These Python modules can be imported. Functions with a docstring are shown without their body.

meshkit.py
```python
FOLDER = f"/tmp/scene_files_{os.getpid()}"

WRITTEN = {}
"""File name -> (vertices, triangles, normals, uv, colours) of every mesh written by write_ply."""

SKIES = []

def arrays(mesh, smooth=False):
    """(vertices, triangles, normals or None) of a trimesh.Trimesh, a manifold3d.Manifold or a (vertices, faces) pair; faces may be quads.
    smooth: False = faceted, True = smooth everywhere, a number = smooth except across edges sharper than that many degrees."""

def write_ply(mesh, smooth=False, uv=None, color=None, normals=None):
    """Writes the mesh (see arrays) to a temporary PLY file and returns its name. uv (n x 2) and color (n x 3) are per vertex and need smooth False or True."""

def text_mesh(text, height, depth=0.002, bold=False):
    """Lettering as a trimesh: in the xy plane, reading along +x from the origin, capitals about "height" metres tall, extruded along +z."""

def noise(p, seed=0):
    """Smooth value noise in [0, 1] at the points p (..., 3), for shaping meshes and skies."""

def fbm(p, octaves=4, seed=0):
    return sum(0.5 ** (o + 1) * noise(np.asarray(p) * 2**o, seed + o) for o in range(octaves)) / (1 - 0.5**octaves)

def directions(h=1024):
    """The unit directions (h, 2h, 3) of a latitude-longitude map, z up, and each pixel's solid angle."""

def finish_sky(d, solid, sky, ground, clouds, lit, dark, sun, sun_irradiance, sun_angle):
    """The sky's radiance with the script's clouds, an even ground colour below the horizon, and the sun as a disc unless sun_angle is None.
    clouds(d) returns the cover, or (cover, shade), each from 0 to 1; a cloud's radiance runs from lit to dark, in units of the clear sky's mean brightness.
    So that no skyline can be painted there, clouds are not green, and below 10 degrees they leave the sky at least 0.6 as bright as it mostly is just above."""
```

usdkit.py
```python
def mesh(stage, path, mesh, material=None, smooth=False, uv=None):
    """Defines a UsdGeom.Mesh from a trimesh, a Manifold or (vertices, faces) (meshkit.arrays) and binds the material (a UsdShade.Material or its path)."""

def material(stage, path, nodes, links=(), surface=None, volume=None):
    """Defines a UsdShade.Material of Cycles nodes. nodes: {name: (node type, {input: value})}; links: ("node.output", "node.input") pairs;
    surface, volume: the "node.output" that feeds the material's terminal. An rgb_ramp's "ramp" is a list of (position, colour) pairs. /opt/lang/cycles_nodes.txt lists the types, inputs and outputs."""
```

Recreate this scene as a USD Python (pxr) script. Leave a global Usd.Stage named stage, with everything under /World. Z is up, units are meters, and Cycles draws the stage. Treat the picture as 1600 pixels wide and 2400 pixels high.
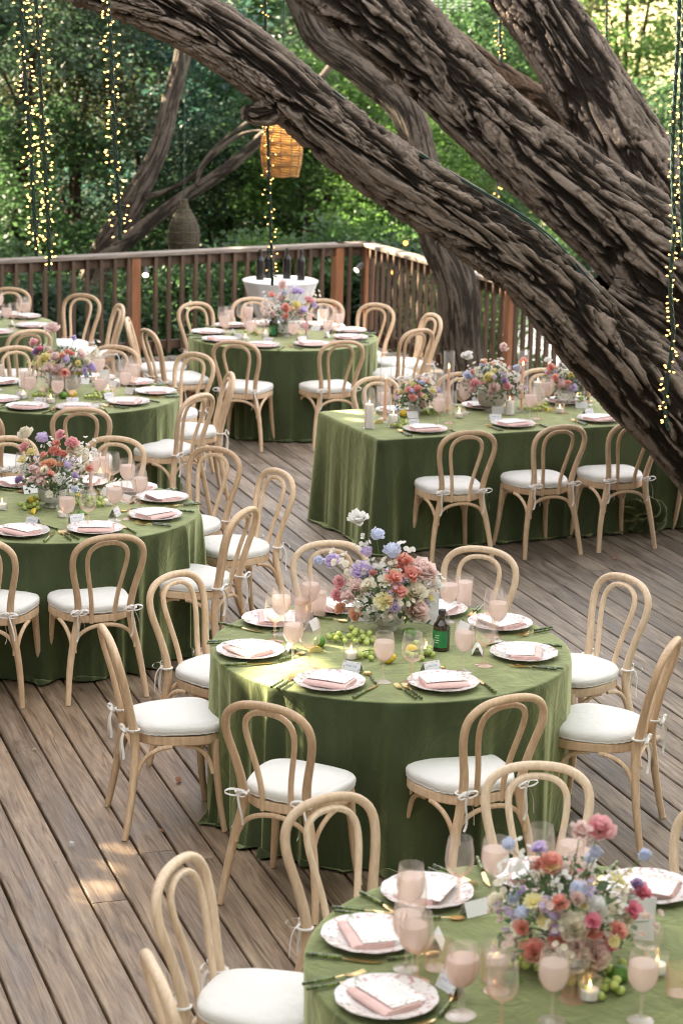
import math, random
import numpy as np, trimesh
import usdkit, meshkit
from pxr import Usd, UsdGeom, UsdLux, UsdShade, Gf, Sdf

stage = Usd.Stage.CreateInMemory()
UsdGeom.SetStageUpAxis(stage, UsdGeom.Tokens.z)
UsdGeom.SetStageMetersPerUnit(stage, 1.0)
W = UsdGeom.Xform.Define(stage, '/World')
stage.SetDefaultPrim(W.GetPrim())
PI = math.pi

# ------------------------------------------------------------------ camera, sky, sun, exposure
FPX, PITCH, ROLL, CAMH = 5192.5, math.radians(13.152), math.radians(1.3196), 3.583
EXPOSURE = 3.58
SUN_AZ, SUN_EL = math.radians(-66), math.radians(30)        # azimuth from +y towards +x
SKY_STRENGTH, SUN_INT = 0.075, 1.25
CLOUD = (3.5, 3.28, 3.12)                                       # made-up bright cloud, mixed in to whiten the sky light
F0 = np.array([0, math.cos(PITCH), -math.sin(PITCH)]); U0 = np.array([0, math.sin(PITCH), math.cos(PITCH)]); X0 = np.array([1., 0, 0])
CR = X0 * math.cos(ROLL) + U0 * math.sin(ROLL); CU = U0 * math.cos(ROLL) - X0 * math.sin(ROLL)
EYE = np.array([0, 0, CAMH])
cam = UsdGeom.Camera.Define(stage, '/World/camera')
m = Gf.Matrix4d(*[float(v) for v in (*CR, 0, *CU, 0, *(-F0), 0, *EYE, 1)])
cam.AddTransformOp().Set(m)
cam.CreateHorizontalApertureAttr(24.0); cam.CreateVerticalApertureAttr(36.0)
cam.CreateFocalLengthAttr(FPX * 24.0 / 1600)
cam.CreateFStopAttr(4.0); cam.CreateFocusDistanceAttr(10.6)
cam.CreateClippingRangeAttr(Gf.Vec2f(0.1, 2000)); cam.CreateExposureAttr(EXPOSURE)
SUND = np.array([math.sin(SUN_AZ) * math.cos(SUN_EL), math.cos(SUN_AZ) * math.cos(SUN_EL), math.sin(SUN_EL)])

sky_m = usdkit.material(stage, '/World/Looks/sky_light', {
    'tc': ('texture_coordinate', {}), 'cn': ('noise_texture', {'scale': 2.2, 'detail': 4, 'roughness': .55}), 'cf': ('map_range', {'from_min': .25, 'from_max': .55, 'to_min': .35, 'to_max': .85, 'clamp': True}),
    'mx': ('mix', {'color2': CLOUD}), 'sky': ('sky_texture', {'sky_type': 'single_scattering', 'sun_disc': False, 'sun_elevation': SUN_EL, 'sun_rotation': SUN_AZ, 'aerosol_density': 2.5}),
    'bg': ('background_shader', {'strength': SKY_STRENGTH})}, [('tc.generated', 'cn.vector'), ('cn.fac', 'cf.value'), ('cf.result', 'mx.fac'), ('sky.color', 'mx.color1'), ('mx.color', 'bg.color')], surface='bg.background')
dome = UsdLux.DomeLight.Define(stage, '/World/sky')
UsdShade.MaterialBindingAPI.Apply(dome.GetPrim()).Bind(sky_m)
dome.GetPrim().SetCustomDataByKey('kind', 'structure'); dome.GetPrim().SetCustomDataByKey('label', 'late afternoon sky above the trees with thin cloud added to whiten it')
sun = UsdLux.DistantLight.Define(stage, '/World/sun')
sun.CreateNormalizeAttr(True); sun.CreateIntensityAttr(SUN_INT); sun.CreateAngleAttr(0.5); sun.CreateColorAttr(Gf.Vec3f(1.0, 0.86, 0.62))
zx = np.cross([0, 0, 1.0], SUND); zx /= np.linalg.norm(zx); zy = np.cross(SUND, zx)
sun.AddTransformOp().Set(Gf.Matrix4d(*[float(v) for v in (*zx, 0, *zy, 0, *SUND, 0, 0, 0, 30, 1)]))

def ray(px, py):
    return F0 + CR * (px - 800) / FPX - CU * (py - 1200) / FPX
def on(px, py, z=0.0):
    """point of the photograph's pixel on the level z"""
    d = ray(px, py); return EYE + d * (z - CAMH) / d[2]
def far(px, py, y):
    """point of the photograph's pixel at the distance y"""
    d = ray(px, py); return EYE + d * y / d[1]

# ------------------------------------------------------------------ helpers
used = {}
def numbered(path):
    n = used.get(path, 0); used[path] = n + 1
    return path if n == 0 else '%s_%03d' % (path, n)
def key(p, **kw):
    for k, v in kw.items():
        if v: p.SetCustomDataByKey({'cat': 'category'}.get(k, k), v)
def pathof(parent):
    return '/World' if parent is None else str(parent.GetPath() if hasattr(parent, 'GetPath') else parent)
def obj(name, mesh, mat, parent=None, smooth=35, uv=None, **kw):
    p = numbered(pathof(parent) + '/' + name)
    g = usdkit.mesh(stage, p, mesh, M[mat], smooth, uv)
    key(g.GetPrim(), **kw)
    return g.GetPrim()
def place(prim, loc=(0, 0, 0), rz=0.0, scale=None, rx=0.0, ry=0.0):
    x = UsdGeom.Xformable(prim)
    x.AddTranslateOp().Set(Gf.Vec3d(*map(float, loc)))
    if rz: x.AddRotateZOp().Set(float(math.degrees(rz)))
    if ry: x.AddRotateYOp().Set(float(math.degrees(ry)))
    if rx: x.AddRotateXOp().Set(float(math.degrees(rx)))
    if scale is not None:
        s = scale if np.ndim(scale) else (scale,) * 3
        x.AddScaleOp().Set(Gf.Vec3f(*map(float, s)))
    return prim
def thing(name, label, cat, loc=(0, 0, 0), rz=0.0, group=None, scale=None, kind=None):
    p = UsdGeom.Xform.Define(stage, numbered('/World/' + name)).GetPrim()
    place(p, loc, rz, scale); key(p, label=label, cat=cat, group=group, kind=kind)
    return p
def proto(name):
    return stage.CreateClassPrim('/World/' + name + '_class')
def copy(cls, name, label, cat, loc, rz=0.0, group=None, scale=None, rx=0.0, ry=0.0):
    p = UsdGeom.Xform.Define(stage, numbered('/World/' + name)).GetPrim()
    p.GetReferences().AddInternalReference(cls.GetPath()); p.SetInstanceable(True)
    place(p, loc, rz, scale, rx, ry); key(p, label=label, cat=cat, group=group)
    return p
def cat_(ms):
    vs, fs, o = [], [], 0
    for v, f in ms:
        vs.append(v); fs.append(np.asarray(f) + o); o += len(v)
    return np.vstack(vs), np.vstack(fs)
def tri(f):
    f = np.asarray(f); return np.vstack([f[:, [0, 1, 2]], f[:, [0, 2, 3]]]) if f.shape[1] == 4 else f
def grid_faces(a, b, wrap=False):
    i, j = np.meshgrid(np.arange(a - 1), np.arange(b if wrap else b - 1), indexing='ij')
    k = (j + 1) % b
    return tri(np.stack([i * b + j, i * b + k, (i + 1) * b + k, (i + 1) * b + j], -1).reshape(-1, 4))
def spline(P, n):
    P = np.asarray(P, float)
    from scipy.interpolate import CubicSpline
    d = np.r_[0, np.cumsum(np.linalg.norm(np.diff(P[:, :3], axis=0), axis=1))]
    return CubicSpline(d, P)(np.linspace(0, d[-1], n))
def frames(P, up=None):
    T = np.gradient(P, axis=0); T /= np.linalg.norm(T, axis=1, keepdims=True) + 1e-12
    a = np.array(up if up is not None else ([0, 0, 1.] if abs(T[0, 2]) < .9 else [1., 0, 0]), float)
    A = np.zeros_like(P)
    for i, t in enumerate(T):
        a = a - t * (a @ t); a /= np.linalg.norm(a) + 1e-12; A[i] = a
    return T, A, np.cross(T, A)
def tube(P, r, n=8, caps=True, up=None):
    P = np.asarray(P, float); r = np.broadcast_to(r, (len(P),))
    T, A, B = frames(P, up)
    th = np.arange(n) * 2 * PI / n
    v = P[:, None] + r[:, None, None] * (np.cos(th)[None, :, None] * A[:, None] + np.sin(th)[None, :, None] * B[:, None])
    v = v.reshape(-1, 3); f = grid_faces(len(P), n, True)
    if caps:
        k = len(v); v = np.vstack([v, P[0], P[-1]]); e = (len(P) - 1) * n
        i = np.arange(n); j = (i + 1) % n
        f = np.vstack([f, np.stack([np.full(n, k), j, i], -1), np.stack([np.full(n, k + 1), e + i, e + j], -1)])
    return v, f
def lathe(prof, n=24, rib=None):
    prof = np.asarray(prof, float); th = np.arange(n) * 2 * PI / n
    R = prof[:, 0][:, None] * np.ones(n)
    if rib: R = R * (1 + rib[0] * np.cos(rib[1] * th))
    v = np.stack([R * np.cos(th), R * np.sin(th), np.broadcast_to(prof[:, 1][:, None], R.shape)], -1).reshape(-1, 3)
    return v, grid_faces(len(prof), n, True)[:, ::-1]
def box(lo, hi, bev=0.0):
    lo, hi = np.array(lo, float), np.array(hi, float)
    if not bev:
        b = trimesh.creation.box(hi - lo); b.apply_translation((lo + hi) / 2); return np.array(b.vertices), np.array(b.faces)
    c, h = (lo + hi) / 2, (hi - lo) / 2
    pts = []
    for s in np.ndindex(2, 2, 2):
        s = np.array(s) * 2 - 1
        for k in range(3):
            q = h - bev; q = q.copy(); q[k] = h[k]; pts.append(c + s * q)
    hull = trimesh.convex.convex_hull(np.array(pts))
    return np.array(hull.vertices), np.array(hull.faces)
def xf(mesh, loc=(0, 0, 0), rz=0, s=1, R=None):
    v, f = mesh; v = np.asarray(v) * s
    if R is not None: v = v @ np.asarray(R).T
    c, k = math.cos(rz), math.sin(rz)
    v = v @ np.array([[c, k, 0], [-k, c, 0], [0, 0, 1]])
    return v + np.asarray(loc, float), f
def look_rot(z):
    z = np.asarray(z, float); z = z / np.linalg.norm(z)
    x = np.cross([0.3, 1, 0.1], z); x /= np.linalg.norm(x)
    return np.stack([x, np.cross(z, x), z], 1)
def sphere(c, r, sub=1):
    s = trimesh.creation.icosphere(sub, 1.0); return np.array(s.vertices) * r + np.asarray(c), np.array(s.faces)

# ------------------------------------------------------------------ materials
M = {}
def mat(name, nodes, links=(), surface='p.BSDF', volume=None):
    M[name] = usdkit.material(stage, '/World/Looks/' + name, nodes, links, surface, volume); return M[name]
def plain(name, col, rough=.5, **kw):
    return mat(name, {'p': ('principled_bsdf', dict(base_color=col, roughness=rough, **kw))})
def speck(name, a, b, scale, rough=.6, bump=0, detail=4, stretch=None, extra=None, coord='object', lo=.35, hi=.65, dist=.02, bscale=None):
    nodes = {'t': ('texture_coordinate', {}), 'm': ('mapping', {'scale': stretch or (1, 1, 1)}),
             'n': ('noise_texture', {'scale': scale, 'detail': detail, 'roughness': .6}),
             'r': ('rgb_ramp', {'ramp': [(lo, a), (hi, b)]}), 'p': ('principled_bsdf', {'roughness': rough, **(extra or {})})}
    links = [('t.' + coord, 'm.vector'), ('m.vector', 'n.vector'), ('n.fac', 'r.fac'), ('r.color', 'p.base_color')]
    if bump:
        nodes['bn'] = ('noise_texture', {'scale': bscale or scale * 3, 'detail': 5}); nodes['b'] = ('bump', {'strength': bump, 'distance': dist})
        links += [('m.vector', 'bn.vector'), ('bn.fac', 'b.height'), ('b.normal', 'p.normal')]
    return mat(name, nodes, links)

# deck boards: grain along the board (local x), tone differs from board to board
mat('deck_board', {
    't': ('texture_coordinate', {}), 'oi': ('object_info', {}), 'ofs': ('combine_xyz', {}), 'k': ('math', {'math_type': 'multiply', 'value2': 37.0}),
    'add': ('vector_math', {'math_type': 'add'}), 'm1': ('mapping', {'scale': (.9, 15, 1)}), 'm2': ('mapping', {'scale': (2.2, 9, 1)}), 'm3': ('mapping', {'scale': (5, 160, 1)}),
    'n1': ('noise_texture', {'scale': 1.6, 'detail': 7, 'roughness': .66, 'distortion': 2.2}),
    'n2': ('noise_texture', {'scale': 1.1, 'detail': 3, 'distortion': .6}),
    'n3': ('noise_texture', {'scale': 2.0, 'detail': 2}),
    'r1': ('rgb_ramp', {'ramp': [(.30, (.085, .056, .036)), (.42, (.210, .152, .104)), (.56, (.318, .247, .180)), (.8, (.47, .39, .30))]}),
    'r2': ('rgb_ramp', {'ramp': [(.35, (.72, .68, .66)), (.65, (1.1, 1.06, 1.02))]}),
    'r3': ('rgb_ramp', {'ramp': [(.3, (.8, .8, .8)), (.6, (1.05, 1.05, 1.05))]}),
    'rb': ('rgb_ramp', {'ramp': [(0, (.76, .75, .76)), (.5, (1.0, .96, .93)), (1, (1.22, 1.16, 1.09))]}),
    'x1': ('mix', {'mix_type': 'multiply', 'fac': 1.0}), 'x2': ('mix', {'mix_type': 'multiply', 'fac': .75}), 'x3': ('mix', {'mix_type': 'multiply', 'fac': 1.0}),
    'b': ('bump', {'strength': .5, 'distance': .004}), 'vo': ('voronoi_texture', {'scale': 3.2}), 'm5': ('mapping', {'scale': (1, 2.6, 1)}), 'vr': ('rgb_ramp', {'ramp': [(.0, (.30, .27, .25)), (.035, (.42, .38, .36)), (.06, (1, 1, 1))]}), 'x4': ('mix', {'mix_type': 'multiply', 'fac': .9}), 'ge': ('geometry', {}), 'sp': ('separate_xyz', {}), 'wy': ('math', {'math_type': 'multiply_add', 'value2': 1.6}), 'wr': ('map_range', {'from_min': 8.2, 'from_max': 13.5, 'to_min': 0, 'to_max': .4, 'clamp': True}), 'bw': ('rgb_to_bw', {}), 'gy': ('mix', {'mix_type': 'multiply', 'fac': 1.0, 'color2': (1.07, 1.03, .94)}), 'x5': ('mix', {}), 'rr': ('map_range', {'from_min': .3, 'from_max': .7, 'to_min': .36, 'to_max': .6}),  # greyer towards back and right: sky reflection painted into the board colour
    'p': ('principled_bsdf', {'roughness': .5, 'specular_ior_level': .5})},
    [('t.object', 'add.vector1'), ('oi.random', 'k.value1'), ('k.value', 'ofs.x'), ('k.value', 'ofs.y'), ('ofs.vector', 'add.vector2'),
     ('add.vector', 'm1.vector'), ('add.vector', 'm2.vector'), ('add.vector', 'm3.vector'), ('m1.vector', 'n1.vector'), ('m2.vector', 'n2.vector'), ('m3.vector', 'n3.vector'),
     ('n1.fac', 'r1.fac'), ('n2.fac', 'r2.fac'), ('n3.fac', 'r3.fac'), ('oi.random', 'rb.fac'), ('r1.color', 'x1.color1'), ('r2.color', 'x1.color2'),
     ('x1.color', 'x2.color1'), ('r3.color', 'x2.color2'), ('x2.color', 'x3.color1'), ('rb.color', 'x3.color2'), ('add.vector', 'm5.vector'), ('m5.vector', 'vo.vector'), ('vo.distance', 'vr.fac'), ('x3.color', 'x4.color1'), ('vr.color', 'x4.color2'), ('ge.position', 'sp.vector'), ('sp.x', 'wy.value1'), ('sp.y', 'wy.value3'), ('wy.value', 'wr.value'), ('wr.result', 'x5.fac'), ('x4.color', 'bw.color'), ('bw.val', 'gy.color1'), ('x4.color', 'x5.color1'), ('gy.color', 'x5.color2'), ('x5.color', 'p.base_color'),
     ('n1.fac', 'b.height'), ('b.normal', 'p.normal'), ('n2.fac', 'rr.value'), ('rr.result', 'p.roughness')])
speck('rail_wood', (.060, .034, .020), (.12, .071, .042), 3, .65, .3, stretch=(6, 6, .6))
speck('rail_cap', (.15, .115, .09), (.27, .225, .185), 4, .55, .3, stretch=(1, 8, 8), dist=.01)
speck('post_wood', (.22, .085, .036), (.36, .15, .065), 3, .55, .2, stretch=(6, 6, .5), dist=.005)
def wood_tone(name, a, b):
    return mat(name, {'t': ('texture_coordinate', {}), 'oi': ('object_info', {}), 'm': ('mapping', {'scale': (14, 14, 1.2)}), 'n': ('noise_texture', {'scale': 5, 'detail': 5, 'roughness': .6}), 'r': ('rgb_ramp', {'ramp': [(.32, a), (.68, b)]}),
        'v': ('rgb_ramp', {'ramp': [(0, (.80, .76, .72)), (.5, (1, 1, 1)), (1, (1.10, 1.12, 1.16))]}), 'x': ('mix', {'mix_type': 'multiply', 'fac': 1.0}), 'b': ('bump', {'strength': .15, 'distance': .003}), 'p': ('principled_bsdf', {'roughness': .42})},
        [('t.object', 'm.vector'), ('m.vector', 'n.vector'), ('n.fac', 'r.fac'), ('oi.random', 'v.fac'), ('r.color', 'x.color1'), ('v.color', 'x.color2'), ('x.color', 'p.base_color'), ('n.fac', 'b.height'), ('b.normal', 'p.normal')])
wood_tone('beech', (.57, .385, .235), (.74, .545, .365)); wood_tone('beech_pale', (.64, .465, .315), (.79, .62, .45))
mat('cushion', {'t': ('texture_coordinate', {}), 'n': ('noise_texture', {'scale': 9, 'detail': 3}), 'n2': ('noise_texture', {'scale': 320, 'detail': 1}), 'mx': ('mix_float', {'fac': .12}),
    'b': ('bump', {'strength': .6, 'distance': .03}), 'p': ('principled_bsdf', {'base_color': (.815, .80, .77), 'roughness': .85, 'sheen_weight': .15})},
    [('t.object', 'n.vector'), ('t.object', 'n2.vector'), ('n.fac', 'mx.a'), ('n2.fac', 'mx.b'), ('mx.result', 'b.height'), ('b.normal', 'p.normal')])
plain('tie_cloth', (.80, .765, .73), .85)
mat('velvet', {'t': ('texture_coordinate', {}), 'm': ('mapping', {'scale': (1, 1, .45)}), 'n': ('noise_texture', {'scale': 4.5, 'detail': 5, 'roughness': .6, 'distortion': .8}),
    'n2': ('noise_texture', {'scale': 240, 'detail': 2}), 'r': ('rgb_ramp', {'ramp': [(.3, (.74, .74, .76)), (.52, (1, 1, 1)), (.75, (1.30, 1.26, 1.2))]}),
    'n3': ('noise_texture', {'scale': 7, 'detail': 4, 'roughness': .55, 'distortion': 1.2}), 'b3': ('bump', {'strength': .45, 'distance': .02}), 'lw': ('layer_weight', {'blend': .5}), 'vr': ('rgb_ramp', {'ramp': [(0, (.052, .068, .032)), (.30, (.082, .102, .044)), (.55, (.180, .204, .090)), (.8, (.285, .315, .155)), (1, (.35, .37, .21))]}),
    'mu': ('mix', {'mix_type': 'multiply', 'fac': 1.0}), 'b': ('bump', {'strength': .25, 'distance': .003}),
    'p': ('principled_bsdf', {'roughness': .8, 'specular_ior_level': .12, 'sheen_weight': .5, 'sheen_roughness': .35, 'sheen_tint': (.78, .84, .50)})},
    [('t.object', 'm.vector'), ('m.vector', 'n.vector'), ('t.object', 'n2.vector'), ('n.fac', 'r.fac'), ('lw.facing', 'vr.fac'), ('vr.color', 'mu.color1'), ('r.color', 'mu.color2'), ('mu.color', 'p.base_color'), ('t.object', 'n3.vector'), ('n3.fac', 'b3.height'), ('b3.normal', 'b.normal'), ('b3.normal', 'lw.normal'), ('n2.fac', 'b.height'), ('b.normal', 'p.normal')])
plain('white_cloth', (.74, .74, .76), .85, sheen_weight=.2)
# bark: pale weathered plates, dark brown furrows (primvar plate)
def bark(name, furrow, plate, mid, sc=1.0):
    return mat(name, {'a': ('attribute', {'attribute': 'plate'}), 't': ('texture_coordinate', {}), 'n': ('noise_texture', {'scale': 9 * sc, 'detail': 6, 'roughness': .65}),
        'n2': ('noise_texture', {'scale': 42 * sc, 'detail': 5, 'roughness': .7}), 'm': ('math', {'math_type': 'multiply_add', 'value2': .95}), 'o': ('math', {'math_type': 'subtract', 'value2': .47}),
        'r': ('rgb_ramp', {'ramp': [(.08, furrow), (.46, mid), (.70, plate), (.95, tuple(1.3 * c for c in plate))]}),
        'b': ('bump', {'strength': 1.0, 'distance': .03}), 'p': ('principled_bsdf', {'roughness': .85, 'specular_ior_level': .25})},
        [('t.object', 'n.vector'), ('t.object', 'n2.vector'), ('n.fac', 'm.value1'), ('a.fac', 'm.value3'), ('m.value', 'o.value1'), ('o.value', 'r.fac'), ('r.color', 'p.base_color'),
         ('n2.fac', 'b.height'), ('b.normal', 'p.normal')])
bark('bark_big', (.024, .017, .012), (.225, .178, .145), (.054, .039, .029))
bark('bark_grey', (.036, .027, .020), (.125, .100, .078), (.070, .054, .041), 1.4)
bark('bark_brown', (.05, .032, .02), (.16, .105, .07), (.095, .062, .042), 1.2)
def leaf(name, a, b, c, tr=.45):
    return mat(name, {'g': ('geometry', {}), 'r': ('rgb_ramp', {'ramp': [(0, a), (.5, b), (1, c)]}), 'h': ('hsv', {'hue': .49, 'saturation': .98, 'value': 1.55}),
        'p': ('principled_bsdf', {'roughness': .48, 'specular_ior_level': .42}), 't': ('translucent_bsdf', {}), 'x': ('mix_closure', {'fac': tr})},
        [('g.random_per_island', 'r.fac'), ('r.color', 'p.base_color'), ('r.color', 'h.color'), ('h.color', 't.color'), ('p.BSDF', 'x.closure1'), ('t.BSDF', 'x.closure2')], surface='x.closure')
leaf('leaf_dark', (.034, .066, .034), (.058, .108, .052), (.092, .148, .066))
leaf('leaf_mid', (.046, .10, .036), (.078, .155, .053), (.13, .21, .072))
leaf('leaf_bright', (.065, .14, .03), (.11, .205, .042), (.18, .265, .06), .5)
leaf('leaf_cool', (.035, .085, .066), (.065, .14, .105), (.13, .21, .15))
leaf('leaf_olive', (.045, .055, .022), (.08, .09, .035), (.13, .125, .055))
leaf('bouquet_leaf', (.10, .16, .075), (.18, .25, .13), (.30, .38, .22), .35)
plain('stem_green', (.12, .20, .05), .5)
speck('ground_soil', (.07, .055, .035), (.14, .11, .07), 1.5, .9, .4)
speck('ground_road', (.66, .63, .58), (.76, .73, .68), 2.0, .9, .1)
speck('hill_grass', (.34, .31, .14), (.50, .44, .22), .6, .9, .3)
# table ware
mat('plate_china', {'t': ('texture_coordinate', {}), 's': ('separate_xyz', {}), 'n': ('noise_texture', {'scale': 62, 'detail': 3, 'roughness': .6}), 'fl': ('vector_math', {'math_type': 'multiply', 'vector2': (1, 1, 0)}),
    'len': ('vector_math', {'math_type': 'length'}), 'mask': ('map_range', {'from_min': .098, 'from_max': .104, 'to_min': 0, 'to_max': 1, 'clamp': True}),
    'th': ('map_range', {'from_min': .54, 'from_max': .60, 'to_min': 0, 'to_max': .75, 'clamp': True}), 'mul': ('math', {'math_type': 'multiply'}),
    'n3': ('noise_texture', {'scale': 30, 'detail': 0}), 'cr': ('rgb_ramp', {'ramp': [(.42, (.40, .13, .14)), (.5, (.55, .26, .25)), (.58, (.25, .27, .17))]}),
    'mx': ('mix', {'color1': (.74, .70, .69)}), 'p': ('principled_bsdf', {'roughness': .12})},
    [('t.object', 'fl.vector1'), ('fl.vector', 'len.vector1'), ('len.value', 'mask.value'), ('t.object', 'n.vector'), ('t.object', 'n3.vector'), ('n3.fac', 'cr.fac'), ('n.fac', 'th.value'), ('mask.result', 'mul.value1'), ('th.result', 'mul.value2'),
     ('mul.value', 'mx.fac'), ('cr.color', 'mx.color2'), ('mx.color', 'p.base_color')])
speck('napkin_pink', (.70, .46, .43), (.78, .54, .50), 30, .85, .2, dist=.004)
# printed cards: rows of fine script in the middle, flower sprigs round the edge
def card(name, w, h, line, ink, tone, sprig=.8):
    return mat(name, {'t': ('texture_coordinate', {}), 's': ('separate_xyz', {}), 'ax': ('math', {'math_type': 'absolute'}), 'ay': ('math', {'math_type': 'absolute'}),
        'sy': ('math', {'math_type': 'multiply', 'value2': 2 * PI / line}), 'sn': ('math', {'math_type': 'sine'}), 'ln': ('math', {'math_type': 'greater_than', 'value2': .35}),
        'm': ('mapping', {'scale': (240, 60, 1)}), 'nn': ('noise_texture', {'scale': 1, 'detail': 1}), 'ng': ('math', {'math_type': 'greater_than', 'value2': .47}),
        'wx': ('math', {'math_type': 'less_than', 'value2': w * .30}), 'wy': ('math', {'math_type': 'less_than', 'value2': h * .30}),
        'a1': ('math', {'math_type': 'multiply'}), 'a2': ('math', {'math_type': 'multiply'}), 'a3': ('math', {'math_type': 'multiply'}), 'a4': ('math', {'math_type': 'multiply', 'value2': .7}),
        'dx': ('math', {'math_type': 'divide', 'value2': w * .5}), 'dy': ('math', {'math_type': 'divide', 'value2': h * .5}), 'ed': ('math', {'math_type': 'maximum'}),
        'eg': ('math', {'math_type': 'greater_than', 'value2': .74}), 'fn': ('noise_texture', {'scale': 75, 'detail': 2}), 'fg': ('map_range', {'from_min': .55, 'from_max': .6, 'to_min': 0, 'to_max': sprig, 'clamp': True}),
        'em': ('math', {'math_type': 'multiply'}), 'fc': ('noise_texture', {'scale': 45, 'detail': 0}), 'fr': ('rgb_ramp', {'ramp': [(.45, (.62, .20, .16)), (.5, (.66, .40, .36)), (.55, (.20, .27, .17))]}),
        'x1': ('mix', {'color1': tone, 'color2': ink}), 'x2': ('mix', {}), 'p': ('principled_bsdf', {'roughness': .6})},
        [('t.object', 's.vector'), ('s.x', 'ax.value1'), ('s.y', 'ay.value1'), ('s.y', 'sy.value1'), ('sy.value', 'sn.value1'), ('sn.value', 'ln.value1'),
         ('t.object', 'm.vector'), ('m.vector', 'nn.vector'), ('nn.fac', 'ng.value1'), ('ax.value', 'wx.value1'), ('ay.value', 'wy.value1'),
         ('ln.value', 'a1.value1'), ('ng.value', 'a1.value2'), ('wx.value', 'a2.value1'), ('wy.value', 'a2.value2'), ('a1.value', 'a3.value1'), ('a2.value', 'a3.value2'), ('a3.value', 'a4.value1'),
         ('ax.value', 'dx.value1'), ('ay.value', 'dy.value1'), ('dx.value', 'ed.value1'), ('dy.value', 'ed.value2'), ('ed.value', 'eg.value1'), ('t.object', 'fn.vector'), ('fn.fac', 'fg.value'),
         ('eg.value', 'em.value1'), ('fg.result', 'em.value2'), ('t.object', 'fc.vector'), ('fc.fac', 'fr.fac'), ('a4.value', 'x1.fac'), ('x1.color', 'x2.color1'), ('fr.color', 'x2.color2'), ('em.value', 'x2.fac'), ('x2.color', 'p.base_color')])
card('menu_card', .18, .126, .0075, (.38, .38, .42), (.82, .81, .80))
card('name_card', .085, .05, .022, (.30, .38, .55), (.80, .80, .82), .7)
plain('card_white', (.80, .79, .80), .6)
plain('gold', (.85, .62, .30), .22, metallic=1.0)
mat('bamboo', {'t': ('texture_coordinate', {}), 'm': ('mapping', {'scale': (60, 60, 60)}), 'n': ('noise_texture', {'scale': 1.6, 'detail': 3}), 'oi': ('object_info', {}),
    'r': ('rgb_ramp', {'ramp': [(.38, (.010, .014, .006)), (.5, (.06, .095, .018)), (.66, (.24, .30, .06))]}), 'p': ('principled_bsdf', {'roughness': .18, 'coat_weight': .4})},
    [('t.object', 'm.vector'), ('m.vector', 'n.vector'), ('n.fac', 'r.fac'), ('r.color', 'p.base_color')])
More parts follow.
